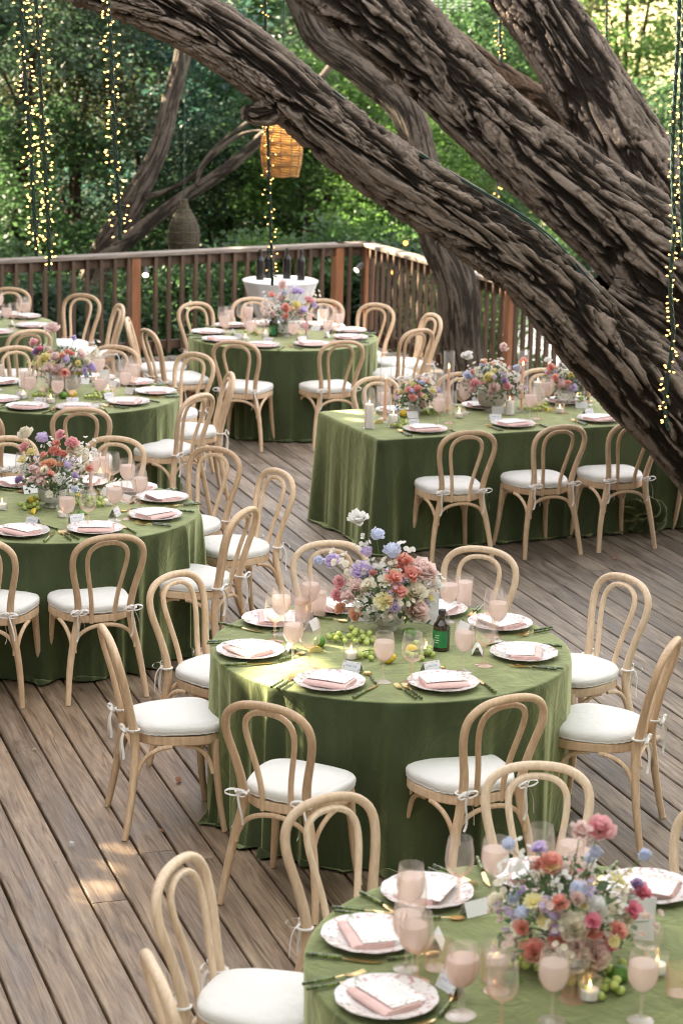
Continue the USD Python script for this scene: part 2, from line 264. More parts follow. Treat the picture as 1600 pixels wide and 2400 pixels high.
def thin_glass(name, tint, rough=.04, milk=.08, mcol=(.95, .86, .82)):
    return mat(name, {'f': ('layer_weight', {'blend': .5}), 'pw': ('math', {'math_type': 'power', 'value2': 3.0}), 'ma': ('math', {'math_type': 'multiply_add', 'value2': .6, 'value3': .05}), 'rp': ('rgb_ramp', {'ramp': [(.35, tint), (.95, tuple(c ** 6 for c in tint))]}), 'tr': ('transparent_bsdf', {}), 'gl': ('glossy_bsdf', {'color': (1, 1, 1), 'roughness': rough}), 'x': ('mix_closure', {}),
        'd': ('diffuse_bsdf', {'color': mcol}), 'tl': ('translucent_bsdf', {'color': mcol}), 'dt': ('mix_closure', {'fac': .55}), 'z': ('mix_closure', {}), 'mk': ('math', {'math_type': 'multiply_add', 'value2': milk * 2.2, 'value3': milk * .5})},
        [('f.facing', 'pw.value1'), ('pw.value', 'ma.value1'), ('ma.value', 'x.fac'), ('f.facing', 'rp.fac'), ('rp.color', 'tr.color'), ('tr.BSDF', 'x.closure1'), ('gl.BSDF', 'x.closure2'),
         ('d.BSDF', 'dt.closure1'), ('tl.BSDF', 'dt.closure2'), ('f.facing', 'mk.value1'), ('mk.value', 'z.fac'), ('x.closure', 'z.closure1'), ('dt.closure', 'z.closure2')], surface='z.closure')
thin_glass('glass_pink', (.99, .972, .962)); thin_glass('glass_clear', (.98, .98, .978), milk=.08, mcol=(.9, .9, .9)); thin_glass('glass_amber', (.975, .905, .85), milk=.13, mcol=(.95, .72, .56))
mat('pink_drink', {'p': ('principled_bsdf', {'base_color': (.93, .81, .765), 'roughness': .25}), 't': ('translucent_bsdf', {'color': (.97, .865, .82)}), 'tr': ('transparent_bsdf', {'color': (.97, .90, .87)}), 'x': ('mix_closure', {'fac': .6}), 'y': ('mix_closure', {'fac': .36})},
    [('p.BSDF', 'x.closure1'), ('t.BSDF', 'x.closure2'), ('x.closure', 'y.closure1'), ('tr.BSDF', 'y.closure2')], surface='y.closure')
plain('bottle_glass', (.022, .012, .006), .07, coat_weight=.5)
plain('bottle_black', (.012, .012, .012), .12)
plain('label_green', (.02, .20, .06), .45)
plain('label_print', (.55, .72, .55), .5)
speck('ceramic', (.50, .45, .40), (.60, .55, .49), 22, .6, .15, dist=.003)
speck('ceramic_white', (.66, .64, .62), (.72, .70, .68), 22, .5, .1, dist=.003)
plain('wax_white', (.80, .74, .70), .45, subsurface_weight=.3, subsurface_radius=(.02, .01, .006), subsurface_scale=.5)
plain('wax_peach', (.78, .40, .26), .45, subsurface_weight=.2, subsurface_radius=(.02, .01, .006), subsurface_scale=.5)
plain('wax_pink', (.80, .52, .48), .45)
mat('flame', {'e': ('emission', {'color': (1.0, .56, .20), 'strength': 1.1})}, surface='e.emission')
mat('bulb_warm', {'e': ('emission', {'color': (1.0, .50, .14), 'strength': .42})}, surface='e.emission')
mat('lamp_white', {'e': ('emission', {'color': (1.0, .82, .55), 'strength': .6})}, surface='e.emission')
mat('lantern_bulb', {'e': ('emission', {'color': (1.0, .74, .40), 'strength': 3.4})}, surface='e.emission')
mat('lamp_orange', {'e': ('emission', {'color': (1.0, .45, .10), 'strength': .4})}, surface='e.emission')
plain('cord_green', (.012, .035, .026), .5)
plain('metal_dark', (.03, .03, .03), .4)
plain('grape', (.36, .43, .12), .25, subsurface_weight=.3, subsurface_radius=(.01, .01, .003), subsurface_scale=.5)
speck('lemon', (.74, .50, .03), (.82, .58, .05), 40, .35, .2, dist=.002)
speck('lime', (.06, .16, .015), (.12, .26, .03), 40, .35, .2, dist=.002)
plain('lime_flesh', (.62, .68, .25), .3)
plain('lemon_flesh', (.85, .72, .30), .3)
mat('wicker', {'t': ('texture_coordinate', {}), 'n': ('noise_texture', {'scale': 30, 'detail': 3}), 'r': ('rgb_ramp', {'ramp': [(.3, (.36, .25, .11)), (.7, (.62, .46, .24))]}),
    'd': ('principled_bsdf', {'roughness': .7}), 'tl': ('translucent_bsdf', {'color': (.75, .48, .16)}), 'x': ('mix_closure', {'fac': .5})},
    [('t.object', 'n.vector'), ('n.fac', 'r.fac'), ('r.color', 'd.base_color'), ('d.BSDF', 'x.closure1'), ('tl.BSDF', 'x.closure2')], surface='x.closure')
speck('wicker_dark', (.045, .036, .02), (.09, .072, .042), 30, .8)
FLOWER = dict(blush=(.97, .82, .79), coral=(.97, .57, .49), peach=(.97, .67, .50), lavender=(.82, .72, .93), lilac_blue=(.78, .82, .95), yellow=(.97, .90, .52), cream=(.97, .93, .82), white=(.97, .96, .94), hot_pink=(.95, .42, .54), pink=(.97, .63, .66), violet=(.64, .46, .72))
for k, c in FLOWER.items():
    mat('petal_' + k, {'g': ('geometry', {}), 'h': ('hsv', {'color': c}), 'mr': ('map_range', {'to_min': .97, 'to_max': 1.06}), 'p': ('principled_bsdf', {'roughness': .65, 'specular_ior_level': .2}), 't': ('translucent_bsdf', {}), 'x': ('mix_closure', {'fac': .55})},
        [('g.random_per_island', 'mr.value'), ('mr.result', 'h.value'), ('h.color', 'p.base_color'), ('h.color', 't.color'), ('p.BSDF', 'x.closure1'), ('t.BSDF', 'x.closure2')], surface='x.closure')
plain('dry_leaf', (.30, .12, .05), .7)
plain('dry_leaf_pale', (.50, .40, .28), .7)

# ------------------------------------------------------------------ ground and far hillside
def sheet(pts, z, n=1):
    import shapely.geometry as sg
    m = trimesh.creation.triangulate_polygon(sg.Polygon(pts), engine='earcut')
    v, f = m; return np.c_[v, np.full(len(v), z)], f
obj('ground', sheet([(-400, -60), (400, -60), (400, 700), (-400, 700)], -1.6), 'ground_soil', smooth=False, kind='structure', label='bare earth below the raised deck')
obj('road', sheet([(2.0, 24.2), (9, 22), (9, 52), (1.2, 52)], -1.596), 'ground_road', smooth=False, kind='structure', label='pale sunlit drive seen between the right hand balusters')
def hillside():
    xs, ys = np.linspace(-60, 90, 60), np.linspace(52, 150, 40)
    X, Y = np.meshgrid(xs, ys, indexing='ij')
    Z = -1.65 + np.clip((Y - 54) * .26, 0, 22) + 1.5 * (meshkit.fbm(np.stack([X / 14, Y / 14, X * 0], -1), 3) - .5) * np.clip((Y - 54) / 10, 0, 1) - 1.2 * (Y < 54)
    return np.stack([X, Y, Z], -1).reshape(-1, 3), grid_faces(60, 40)[:, ::-1]
obj('hills', hillside(), 'hill_grass', smooth=True, kind='structure', label='dry grass hillside far behind the trees')

# ------------------------------------------------------------------ deck: each board a piece
rng = np.random.default_rng(5)
DA = math.radians(-71.58); DD = np.array([math.cos(DA), math.sin(DA)]); DN = np.array([-DD[1], DD[0]])
RAIL = [np.array([-5.86, 19.26]), np.array([-.06, 23.07]), np.array([.20, 23.16]), np.array([3.20, 16.05])]
deck = UsdGeom.Xform.Define(stage, '/World/deck').GetPrim(); key(deck, kind='structure', label='weathered brown timber deck of long narrow boards')
BP = .155
def board(L, w):
    b = .004
    y0, y1 = -w / 2, w / 2
    v = np.array([[x, y, z] for x in (0, L) for y, z in ((y0, -.036), (y0, -b), (y0 + b, 0), (y1 - b, 0), (y1, -b), (y1, -.036))])
    f = [[i, i + 1, i + 7, i + 6] for i in range(5)] + [[5, 0, 6, 11]]
    return v, np.vstack([tri(np.array(f)), [[0, 5, 4], [0, 4, 1], [1, 4, 3], [1, 3, 2], [6, 10, 11], [6, 7, 10], [7, 9, 10], [7, 8, 9]]])[:, ::-1]
nb = 0
for k in range(-5, 56):
    c = .001 + BP * (k + .5)
    t0 = -1e9
    for a, b in zip(RAIL[:-1], RAIL[1:]):
        e = (b - a) / np.linalg.norm(b - a); mo = np.array([-e[1], e[0]])
        off = mo @ a + .12; md = mo @ DD
        t = (off - (mo @ DN) * c) / md
        if md < 0: t0 = max(t0, t)
    t1 = (c * DN[1] - 3.2) / -DD[1]
    if t1 - t0 < .4: continue
    t = t0; first = True
    while t < t1 - .05:
        L = rng.uniform(4.2, 6.6) if not first else rng.uniform(2.2, 6.4)
        first = False
        if t1 - t - L < 1.0: L = t1 - t
        p = DN * c + DD * t
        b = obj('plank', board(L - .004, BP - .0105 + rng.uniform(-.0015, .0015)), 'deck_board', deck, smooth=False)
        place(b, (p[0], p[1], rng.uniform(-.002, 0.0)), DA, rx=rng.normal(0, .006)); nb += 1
        t += L
# dark joists under the boards
jo = obj('joist', cat_([box((-9, y, -.25), (7, y + .05, -.06)) for y in np.arange(3.4, 22, .6)] ), 'metal_dark', deck, smooth=False, kind='stuff')

# ------------------------------------------------------------------ railings
def railing(a, b, label, posts, orange, low=True, cap=True):
    a, b = np.array(a, float), np.array(b, float); L = np.linalg.norm(b - a); rz = math.atan2(b[1] - a[1], b[0] - a[0])
    r = thing('deck_railing', label, 'railing', (*a, 0), rz, 'wooden railings round the deck')
    obj('top_rail', box((-.06, -.07, 1.03), (L + .06, .085, 1.07), .006), 'rail_cap', r, 20)
    obj('upper_rail', box((0, -.02, .935), (L, .02, 1.028), .004), 'rail_wood', r, 20)
    obj('bottom_rail', box((0, -.02, .10), (L, .02, .185), .004), 'rail_wood', r, 20)
    for p in posts:
        obj('post', box((p - .05, -.052, 0), (p + .05, .048, 1.026), .005), 'post_wood' if p in orange else 'rail_wood', r, 20)
    x = .075
    while x < L - .03:
        if all(abs(x - p) > .075 for p in posts):
            obj('baluster', box((x - .019, -.059, .06), (x + .019, -.0215, 1.026), .003), 'rail_wood', r, 20)
        x += .15
    return r
d1 = (RAIL[1] - RAIL[0]) / np.linalg.norm(RAIL[1] - RAIL[0]); L1 = np.linalg.norm(RAIL[1] - RAIL[0])
def along(px, py):           # where a post of the photograph stands along the back railing
    g = np.array(on(px, py, 1.03)[:2]) - RAIL[0]; return float(g @ d1)
P1 = along(291, 596)
railing(RAIL[0], RAIL[1], 'long wooden railing with square balusters along the back of the deck', [P1 - 2.4, P1, L1 - .05], [P1, L1 - .05])
railing(RAIL[1], RAIL[2], 'very short railing piece between the two orange corner posts', [], [])
railing(RAIL[2], RAIL[3], 'wooden railing running forward along the right side behind the big trunk', [.06, 3.35, 6.2], [.06, 3.35])

# ------------------------------------------------------------------ trees: bark covered limbs
def barked(P, R, ns, nt, seed, amp=.03, along_f=1.6, around_f=5.5, up=(0, 0, 1.), ell=None):
    """a limb with furrowed bark: ridges run along it, split and cross. returns vertices, faces, plate height"""
    S = spline(np.c_[P, R], ns); P, R = S[:, :3], S[:, 3]
    T, A, B = frames(P, up); th = np.arange(nt) * 2 * PI / nt
    s = np.r_[0, np.cumsum(np.linalg.norm(np.diff(P, axis=0), axis=1))]
    c, q = np.cos(th), np.sin(th)
    S2, TH = np.meshgrid(s, th, indexing='ij')
    rr = np.mean(R)
    base = np.stack([np.broadcast_to(c, S2.shape) * around_f * rr * 2, np.broadcast_to(q, S2.shape) * around_f * rr * 2, S2 * along_f], -1)
    w = np.stack([meshkit.fbm(base * .45 + 11, 4, seed + 7), meshkit.fbm(base * .45 + 31, 4, seed + 17), meshkit.fbm(base * .5 + 57, 4, seed + 27)], -1) - .5
    p = base + w * np.array([3.2, 3.2, 2.6])
    sm = lambda x, lo, hi: (lambda t: t * t * (3 - 2 * t))(np.clip((x - lo) / (hi - lo), 0, 1))
    n0 = meshkit.fbm(p * .55 + 9, 3, seed + 60)                                   # broad swells: bark peels off in some places, is built up in others
    d1_ = np.abs(2 * meshkit.fbm(p, 4, seed) - 1); d2_ = np.abs(2 * meshkit.fbm(p * np.array([2.1, 2.1, 2.9]) + 5, 4, seed + 3) - 1)
    d3_ = np.abs(2 * meshkit.fbm(np.stack([base[..., 0] * .9, base[..., 1] * .9, S2 * 7], -1) + 2.2 * w + 77, 4, seed + 9) - 1)
    plate = sm(d1_, .015, .20); fine = sm(d2_, .01, .22); crack = sm(d3_, .01, .10)
    rough_ = meshkit.fbm(p * np.array([5, 5, 9.]) + 3, 3, seed + 33)
    H = plate * (.40 + .34 * fine + .26 * crack * sm(n0, .42, .55) + .26 * (1 - sm(n0, .42, .55))) * (.55 + .9 * np.clip(n0, .2, .8)) + .22 * (rough_ - .5)
    lump = meshkit.fbm(np.stack([np.broadcast_to(c, S2.shape) * .9, np.broadcast_to(q, S2.shape) * .9, S2 * .9], -1) + 3, 3, seed + 40) - .5
    rad = R[:, None] * (1 + .24 * lump) + amp * (H - .6)
    v = P[:, None] + rad[..., None] * (c[None, :, None] * A[:, None] + q[None, :, None] * B[:, None])
    f = grid_faces(ns, nt, True)
    return (v.reshape(-1, 3), f), np.clip(H, 0, 1).reshape(-1)
def bark_obj(name, made, material, parent):
    (v, f), h = made
    g = obj(name, (v, f), material, parent, True)
    UsdGeom.PrimvarsAPI(UsdGeom.Mesh(g)).CreatePrimvar('plate', Sdf.ValueTypeNames.FloatArray, 'vertex').Set([float(x) for x in np.round(h, 3)])
    return g
def limb_px(rows, s=1 / .98):
    """rows: (x, y, width, distance) in photograph units -> points and radii"""
    P = np.array([far(x * s, y * s, d) for x, y, w, d in rows]); R = np.array([w * s / 2 / (FPX / np.linalg.norm(p - EYE)) for (x, y, w, d), p in zip(rows, P)])
    return P, R
oak = thing('oak_tree', 'huge dark furrowed tree trunk leaning across the right side of the deck', 'tree')
P, R = limb_px([(1885, 1400, 420, 13.9), (1765, 1200, 310, 13.8), (1648, 1040, 240, 13.6), (1535, 932, 206, 13.45), (1430, 836, 184, 13.3), (1340, 743, 170, 13.2), (1240, 638, 156, 13.15), (1150, 563, 146, 13.1), (1010, 470, 138, 13.05),
    (880, 381, 132, 13.0), (745, 277, 126, 13.0), (612, 166, 126, 13.0), (460, 60, 122, 13.0), (320, -10, 122, 13.05), (150, -70, 116, 13.1), (-100, -150, 105, 13.2), (-400, -260, 90, 13.4)])
bark_obj('trunk', barked(P, R, 900, 230, 2, .050, 1.7, 5.6), 'bark_big', oak)
P, R = limb_px([(1790, 950, 360, 14.0), (1680, 785, 300, 13.95), (1570, 645, 255, 13.9), (1452, 540, 214, 13.9), (1322, 438, 188, 13.9), (1197, 340, 174, 13.95), (1073, 224, 166, 14.0), (952, 98, 178, 14.05), (845, 0, 196, 14.1), (700, -110, 190, 14.2), (500, -240, 180, 14.4)])
bark_obj('limb', barked(P, R, 640, 230, 12, .050, 1.7, 5.6), 'bark_big', oak)
P, R = limb_px([(1760, 850, 280, 14.35), (1640, 650, 240, 14.35), (1535, 490, 205, 14.4), (1446, 350, 172, 14.5), (1376, 240, 162, 14.6), (1303, 120, 156, 14.7), (1224, 0, 156, 14.8), (1120, -160, 160, 15.0)])
bark_obj('limb', barked(P, R, 520, 190, 22, .045, 1.7, 5.6), 'bark_big', oak)
P, R = limb_px([(1370, 660, 100, 13.75), (1440, 720, 170, 13.8), (1540, 800, 220, 13.85), (1650, 900, 270, 13.95), (1770, 1030, 330, 14.0)])
bark_obj('trunk_burl', barked(P, R, 260, 200, 31, .05, 1.7, 5.6), 'bark_big', oak)
P, R = limb_px([(640, 245, 66, 12.98), (608, 258, 50, 12.93), (578, 258, 42, 12.9), (566, 256, 36, 12.88)])
st, sh = barked(P, R, 60, 80, 41, .02)
sv = np.vstack([st[0], st[0][-80:].mean(0)]); e = 59 * 80; ii = np.arange(80)
bark_obj('branch_stub', ((sv, np.vstack([st[1], np.stack([np.full(80, len(sv) - 1), e + ii, e + (ii + 1) % 80], -1)])), np.r_[sh, .1]), 'bark_big', oak)
P, R = limb_px([(960, 20, 36, 15.9), (1050, 90, 38, 15.8), (1130, 150, 40, 15.6), (1190, 192, 44, 15.5), (1260, 240, 48, 15.4), (1340, 310, 56, 15.3), (1480, 420, 66, 15.0)])
bark_obj('branch', barked(P, R, 160, 70, 51, .015), 'bark_brown', oak)
# wires that run along the top of the lowest limb
def wires(off, seed):
    pts = [(470, -8), (560, 55), (640, 108), (740, 186), (830, 264), (950, 345), (1050, 406), (1150, 466), (1250, 534), (1330, 618), (1375, 668)]
    r = np.random.default_rng(seed)
    P = np.array([far((x + off + r.normal(0, 2)) / .98, (y - off * .6 + 3) / .98, 12.97 + .01 * i) for i, (x, y) in enumerate(pts)])
    return tube(spline(P, 60), .006, 5)
for i in range(2):
    obj('light_cable', wires(4 * i, i), 'cord_green', None, True, label='%s dark green cable running along the top of the lowest limb' % ('upper' if i else 'lower'), cat='cable', group='cables along the tree limb')
# second tree by the railing
tr2 = thing('oak_tree', 'slender grey curved tree trunk growing through the deck before the right railing', 'tree')
P, R = limb_px([(1070, 900, 106, 19.9), (1066, 840, 96, 19.9), (1056, 750, 94, 19.9), (1045, 640, 92, 19.9), (1005, 545, 88, 20.0), (985, 440, 76, 20.1), (962, 340, 72, 20.2), (922, 235, 76, 20.3), (865, 185, 76, 20.4), (800, 135, 70, 20.5), (742, 95, 68, 20.6), (700, 15, 68, 20.7), (660, -80, 66, 20.8), (640, -220, 60, 20.9)])
P[0][2] = -1.6
bark_obj('trunk', barked(P, R, 520, 140, 61, .010, 1.6, 12), 'bark_grey', tr2)
P, R = limb_px([(925, 240, 60, 20.3), (900, 130, 44, 20.4), (880, 40, 36, 20.6), (850, -60, 30, 20.8)])
bark_obj('branch', barked(P, R, 90, 50, 66, .012), 'bark_brown', tr2)
tr3 = thing('oak_tree', 'pale leaning double tree trunk in the shade beyond the back railing', 'tree')
P, R = limb_px([(185, 760, 80, 26.6), (200, 690, 74, 26.5), (225, 610, 66, 26.4), (280, 508, 62, 26.4), (328, 420, 48, 26.4), (370, 325, 40, 26.5), (392, 228, 38, 26.6), (416, 138, 36, 26.7), (430, 60, 34, 26.8), (440, -80, 30, 27)])
P[0][2] = -1.6
bark_obj('trunk', barked(P, R, 240, 80, 71, .014, 1.6, 11), 'bark_grey', tr3)
P, R = limb_px([(245, 590, 44, 26.3), (310, 538, 36, 26.2), (400, 468, 30, 26.1), (500, 402, 27, 26.0), (605, 312, 24, 25.9), (690, 230, 20, 25.8), (760, 150, 16, 25.8)])
bark_obj('limb', barked(P, R, 160, 40, 75, .012), 'bark_grey', tr3)
P, R = limb_px([(452, 425, 13, 26.0), (462, 385, 11, 26.0), (500, 335, 10, 26.0), (570, 280, 9, 26.0), (640, 240, 7, 26)])
bark_obj('branch', barked(P, R, 70, 20, 78, .004), 'bark_grey', tr3)
P, R = limb_px([(335, 452, 15, 26.3), (390, 435, 12, 26.2), (440, 405, 11, 26.1), (520, 330, 9, 26.1), (600, 300, 7, 26)])
bark_obj('branch', barked(P, R, 70, 20, 79, .004), 'bark_grey', tr3)

# ------------------------------------------------------------------ foliage
def leaves(n, size, seed, shape='ball', flat=.5, clumps=26, spread=.20):
    """n leaf blades gathered in twig clumps through a crown of unit radius"""
    r = np.random.default_rng(seed)
    c = r.normal(size=(clumps, 3)); c /= np.linalg.norm(c, axis=1, keepdims=True); c *= r.uniform(.25, .95, (clumps, 1)) ** .6
    k = r.integers(0, clumps, n); sp = r.uniform(.6, 1.5, clumps) * spread
    p = c[k] + r.normal(size=(n, 3)) * sp[k][:, None] * np.array([1, 1, .7])
    u = r.normal(size=(n, 3)); u[:, 2] *= flat; u /= np.linalg.norm(u, axis=1, keepdims=True)
    nrm = r.normal(size=(n, 3)) * .7 + np.array([0, 0, .8]); w = np.cross(nrm, u); w /= np.linalg.norm(w, axis=1, keepdims=True) + 1e-9
    nn = np.cross(u, w)
    s = size * r.uniform(.6, 1.35, n)[:, None]
    v = np.stack([p - u * s * .55, p + w * s * .3 + nn * s * .05, p + u * s * .55, p - w * s * .3 + nn * s * .05], 1).reshape(-1, 3)
    b = np.arange(n)[:, None] * 4
    return v, np.vstack([b + [0, 1, 2], b + [0, 2, 3]])
CROWN = {}
for cname, n, size, cl, sp in (('fine', 6500, .072, 34, .18), ('coarse', 3800, .108, 26, .20), ('sparse', 3400, .072, 40, .12)):
    for mt in ('leaf_dark', 'leaf_mid', 'leaf_bright', 'leaf_cool', 'leaf_olive'):
        if cname == 'sparse' and mt in ('leaf_cool',): continue
        c = proto('crown_%s_%s' % (cname, mt))
        CROWN[cname, mt] = c
        usdkit.mesh(stage, str(c.GetPath()) + '/leaf_clump', leaves(n, size, hash((cl, len(mt))) % 1000 + len(CROWN), clumps=cl, spread=sp), M[mt], False)
def crown_part(parent, kind, mt, loc, scale, rz, tilt=0):
    p = UsdGeom.Xform.Define(stage, numbered(str(parent.GetPath()) + '/crown')).GetPrim()
    p.GetReferences().AddInternalReference(str(CROWN[kind, mt].GetPath())); p.SetInstanceable(True)
    place(p, loc, rz, scale, rx=tilt)
def bush(name, label, group, x, y, z0, crowns, trunk=True, mt=None):
    """crowns: (kind, leaf, dx, dy, z, sx, sz)"""
    t = thing(name, label, 'tree' if 'tree' in name else 'shrub', (x, y, z0), 0, group)
    r = np.random.default_rng(int(abs(x * 131 + y * 717)) % 99991)
    top = max(c[4] for c in crowns)
    if trunk:
        P = spline(np.array([[0, 0, 0], [r.normal(0, .15), r.normal(0, .15), top * .4], [r.normal(0, .3), r.normal(0, .3), top * .95]]), 10)
        obj('trunk', tube(P, np.linspace(.03 + .016 * top, .02, 10), 7), 'bark_brown', t, True)
        for c in crowns[1:]:
            q = np.array([P[4], (P[5] + np.array(c[2:5])) / 2 + r.normal(0, .1, 3), np.array(c[2:5])])
            obj('branch', tube(spline(q, 7), np.linspace(.02 + .008 * top, .008, 7), 5), 'bark_brown', t, True)
    for c in crowns:
        crown_part(t, c[0], c[1], c[2:5], (c[5], c[5], c[6]), r.uniform(0, 6.28), r.normal(0, .2))
    return t
GB = 'shrubs just beyond the railing'; GT = 'trees behind the deck'; GF = 'far trees on the slope'
fr = np.random.default_rng(8)
# shrubs straight behind the railing, from left to right
i = 0
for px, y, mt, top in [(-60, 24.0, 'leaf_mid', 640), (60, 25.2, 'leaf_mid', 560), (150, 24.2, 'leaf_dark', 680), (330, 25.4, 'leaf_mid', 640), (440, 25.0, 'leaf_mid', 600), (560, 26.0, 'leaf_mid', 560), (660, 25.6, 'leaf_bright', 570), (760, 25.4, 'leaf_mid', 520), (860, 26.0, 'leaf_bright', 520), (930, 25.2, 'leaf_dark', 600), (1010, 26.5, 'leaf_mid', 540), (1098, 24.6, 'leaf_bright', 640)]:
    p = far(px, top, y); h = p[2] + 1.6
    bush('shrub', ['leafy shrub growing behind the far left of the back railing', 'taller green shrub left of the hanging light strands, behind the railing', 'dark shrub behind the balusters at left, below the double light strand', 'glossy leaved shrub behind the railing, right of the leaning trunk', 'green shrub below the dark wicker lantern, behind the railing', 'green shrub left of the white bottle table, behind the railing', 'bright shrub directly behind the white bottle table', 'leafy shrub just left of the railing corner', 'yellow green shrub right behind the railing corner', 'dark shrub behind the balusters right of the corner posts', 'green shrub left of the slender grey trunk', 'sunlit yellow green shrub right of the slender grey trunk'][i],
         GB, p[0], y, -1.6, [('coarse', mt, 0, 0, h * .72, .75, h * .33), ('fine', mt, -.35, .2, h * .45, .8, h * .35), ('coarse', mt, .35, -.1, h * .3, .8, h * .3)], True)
    i += 1
# trees of the middle distance
def tree_px(px, py, y, kind, mt, rad, label, extra=(), group=GT, name='leafy_tree'):
    p = far(px, py, y); z = p[2] + 1.6
    cr = [(kind, mt, 0, 0, z, rad, rad * .85)]
    for dx, dz, mt2, r2, k2 in extra:
        if dz < 3: cr.append((k2, mt2, dx, fr.uniform(-.6, .6), z + dz, r2, r2 * .85))
    return bush(name, label, group, p[0], y, -1.6, cr)
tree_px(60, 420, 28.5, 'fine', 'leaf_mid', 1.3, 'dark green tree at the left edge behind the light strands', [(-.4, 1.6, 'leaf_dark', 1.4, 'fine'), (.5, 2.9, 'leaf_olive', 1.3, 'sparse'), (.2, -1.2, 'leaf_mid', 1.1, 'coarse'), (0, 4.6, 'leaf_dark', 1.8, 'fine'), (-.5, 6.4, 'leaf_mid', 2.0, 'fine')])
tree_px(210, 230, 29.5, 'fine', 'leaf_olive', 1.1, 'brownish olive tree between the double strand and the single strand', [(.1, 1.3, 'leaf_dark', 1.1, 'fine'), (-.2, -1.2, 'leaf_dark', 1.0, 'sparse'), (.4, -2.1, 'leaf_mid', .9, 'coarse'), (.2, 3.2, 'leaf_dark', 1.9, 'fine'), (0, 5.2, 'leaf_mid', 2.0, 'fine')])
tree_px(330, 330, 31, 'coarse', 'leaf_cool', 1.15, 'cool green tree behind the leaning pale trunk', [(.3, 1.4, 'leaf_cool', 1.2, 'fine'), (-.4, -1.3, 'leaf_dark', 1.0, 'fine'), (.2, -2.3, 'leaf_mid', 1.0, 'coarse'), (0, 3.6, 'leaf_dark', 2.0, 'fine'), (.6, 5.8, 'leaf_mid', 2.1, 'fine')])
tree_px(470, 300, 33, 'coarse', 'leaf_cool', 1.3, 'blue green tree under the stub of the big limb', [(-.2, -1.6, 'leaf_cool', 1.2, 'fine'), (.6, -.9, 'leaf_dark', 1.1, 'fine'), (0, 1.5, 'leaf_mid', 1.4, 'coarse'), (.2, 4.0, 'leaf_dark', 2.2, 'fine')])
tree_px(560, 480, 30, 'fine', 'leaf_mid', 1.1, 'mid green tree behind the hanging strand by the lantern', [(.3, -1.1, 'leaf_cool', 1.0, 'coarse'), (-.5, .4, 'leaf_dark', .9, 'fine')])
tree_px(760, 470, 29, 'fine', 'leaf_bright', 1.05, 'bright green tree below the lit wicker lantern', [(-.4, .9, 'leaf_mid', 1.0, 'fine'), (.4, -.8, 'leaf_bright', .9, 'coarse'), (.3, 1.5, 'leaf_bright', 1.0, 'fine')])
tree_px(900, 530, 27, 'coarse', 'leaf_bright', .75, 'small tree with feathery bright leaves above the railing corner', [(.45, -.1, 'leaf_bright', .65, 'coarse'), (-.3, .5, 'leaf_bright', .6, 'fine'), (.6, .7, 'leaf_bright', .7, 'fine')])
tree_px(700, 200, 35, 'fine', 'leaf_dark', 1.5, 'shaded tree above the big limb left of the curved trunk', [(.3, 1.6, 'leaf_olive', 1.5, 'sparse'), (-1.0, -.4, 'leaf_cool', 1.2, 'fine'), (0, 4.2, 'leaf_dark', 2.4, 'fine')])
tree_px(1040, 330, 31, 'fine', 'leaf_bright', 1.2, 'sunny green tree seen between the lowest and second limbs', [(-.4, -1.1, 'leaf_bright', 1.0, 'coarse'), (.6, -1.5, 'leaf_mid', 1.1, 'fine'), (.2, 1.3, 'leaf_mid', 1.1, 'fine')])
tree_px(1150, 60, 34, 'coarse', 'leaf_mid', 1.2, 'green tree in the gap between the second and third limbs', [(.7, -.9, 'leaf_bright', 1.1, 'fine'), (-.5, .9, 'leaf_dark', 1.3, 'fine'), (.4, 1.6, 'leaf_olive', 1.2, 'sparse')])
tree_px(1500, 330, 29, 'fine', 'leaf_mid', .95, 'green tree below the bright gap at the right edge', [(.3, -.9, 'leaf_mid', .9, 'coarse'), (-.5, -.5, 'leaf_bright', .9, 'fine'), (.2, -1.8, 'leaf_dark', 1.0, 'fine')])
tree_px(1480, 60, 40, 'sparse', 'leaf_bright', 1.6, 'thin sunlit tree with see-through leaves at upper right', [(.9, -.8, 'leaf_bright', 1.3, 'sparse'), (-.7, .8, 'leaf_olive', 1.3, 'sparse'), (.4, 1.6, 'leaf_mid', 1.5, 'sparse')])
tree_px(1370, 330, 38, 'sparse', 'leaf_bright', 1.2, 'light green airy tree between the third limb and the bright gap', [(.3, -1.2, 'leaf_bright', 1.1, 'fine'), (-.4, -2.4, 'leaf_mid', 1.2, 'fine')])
# far trees that close the view
for j, (px, py, y, mt, rad) in enumerate([(-20, 150, 40, 'leaf_dark', 2.4), (130, 520, 42, 'leaf_dark', 2.3), (250, 120, 44, 'leaf_mid', 2.6), (400, 480, 42, 'leaf_cool', 2.4), (520, 130, 45, 'leaf_cool', 2.6), (640, 420, 44, 'leaf_cool', 2.4), (790, 60, 46, 'leaf_mid', 2.6), (850, 420, 42, 'leaf_mid', 2.3), (1000, 150, 48, 'leaf_mid', 2.6), (1060, 520, 42, 'leaf_mid', 2.2), (1230, 220, 50, 'leaf_bright', 2.4)]):
    w = ['far left', 'left', 'double light strand', 'leaning trunk', 'wicker lanterns', 'lit lantern', 'curved trunk', 'railing corner', 'second limb', 'slender trunk', 'third limb'][j]
    tree_px(px, py, y, 'fine', mt, rad, 'large far tree on the slope, seen behind the %s' % w, [(1.2, -1.8, mt, rad * .9, 'coarse'), (-1.2, 1.9, 'leaf_dark' if j % 2 else mt, rad, 'fine'), (.6, 4.8, 'leaf_dark', rad * 1.1, 'fine')], GF, 'far_tree')
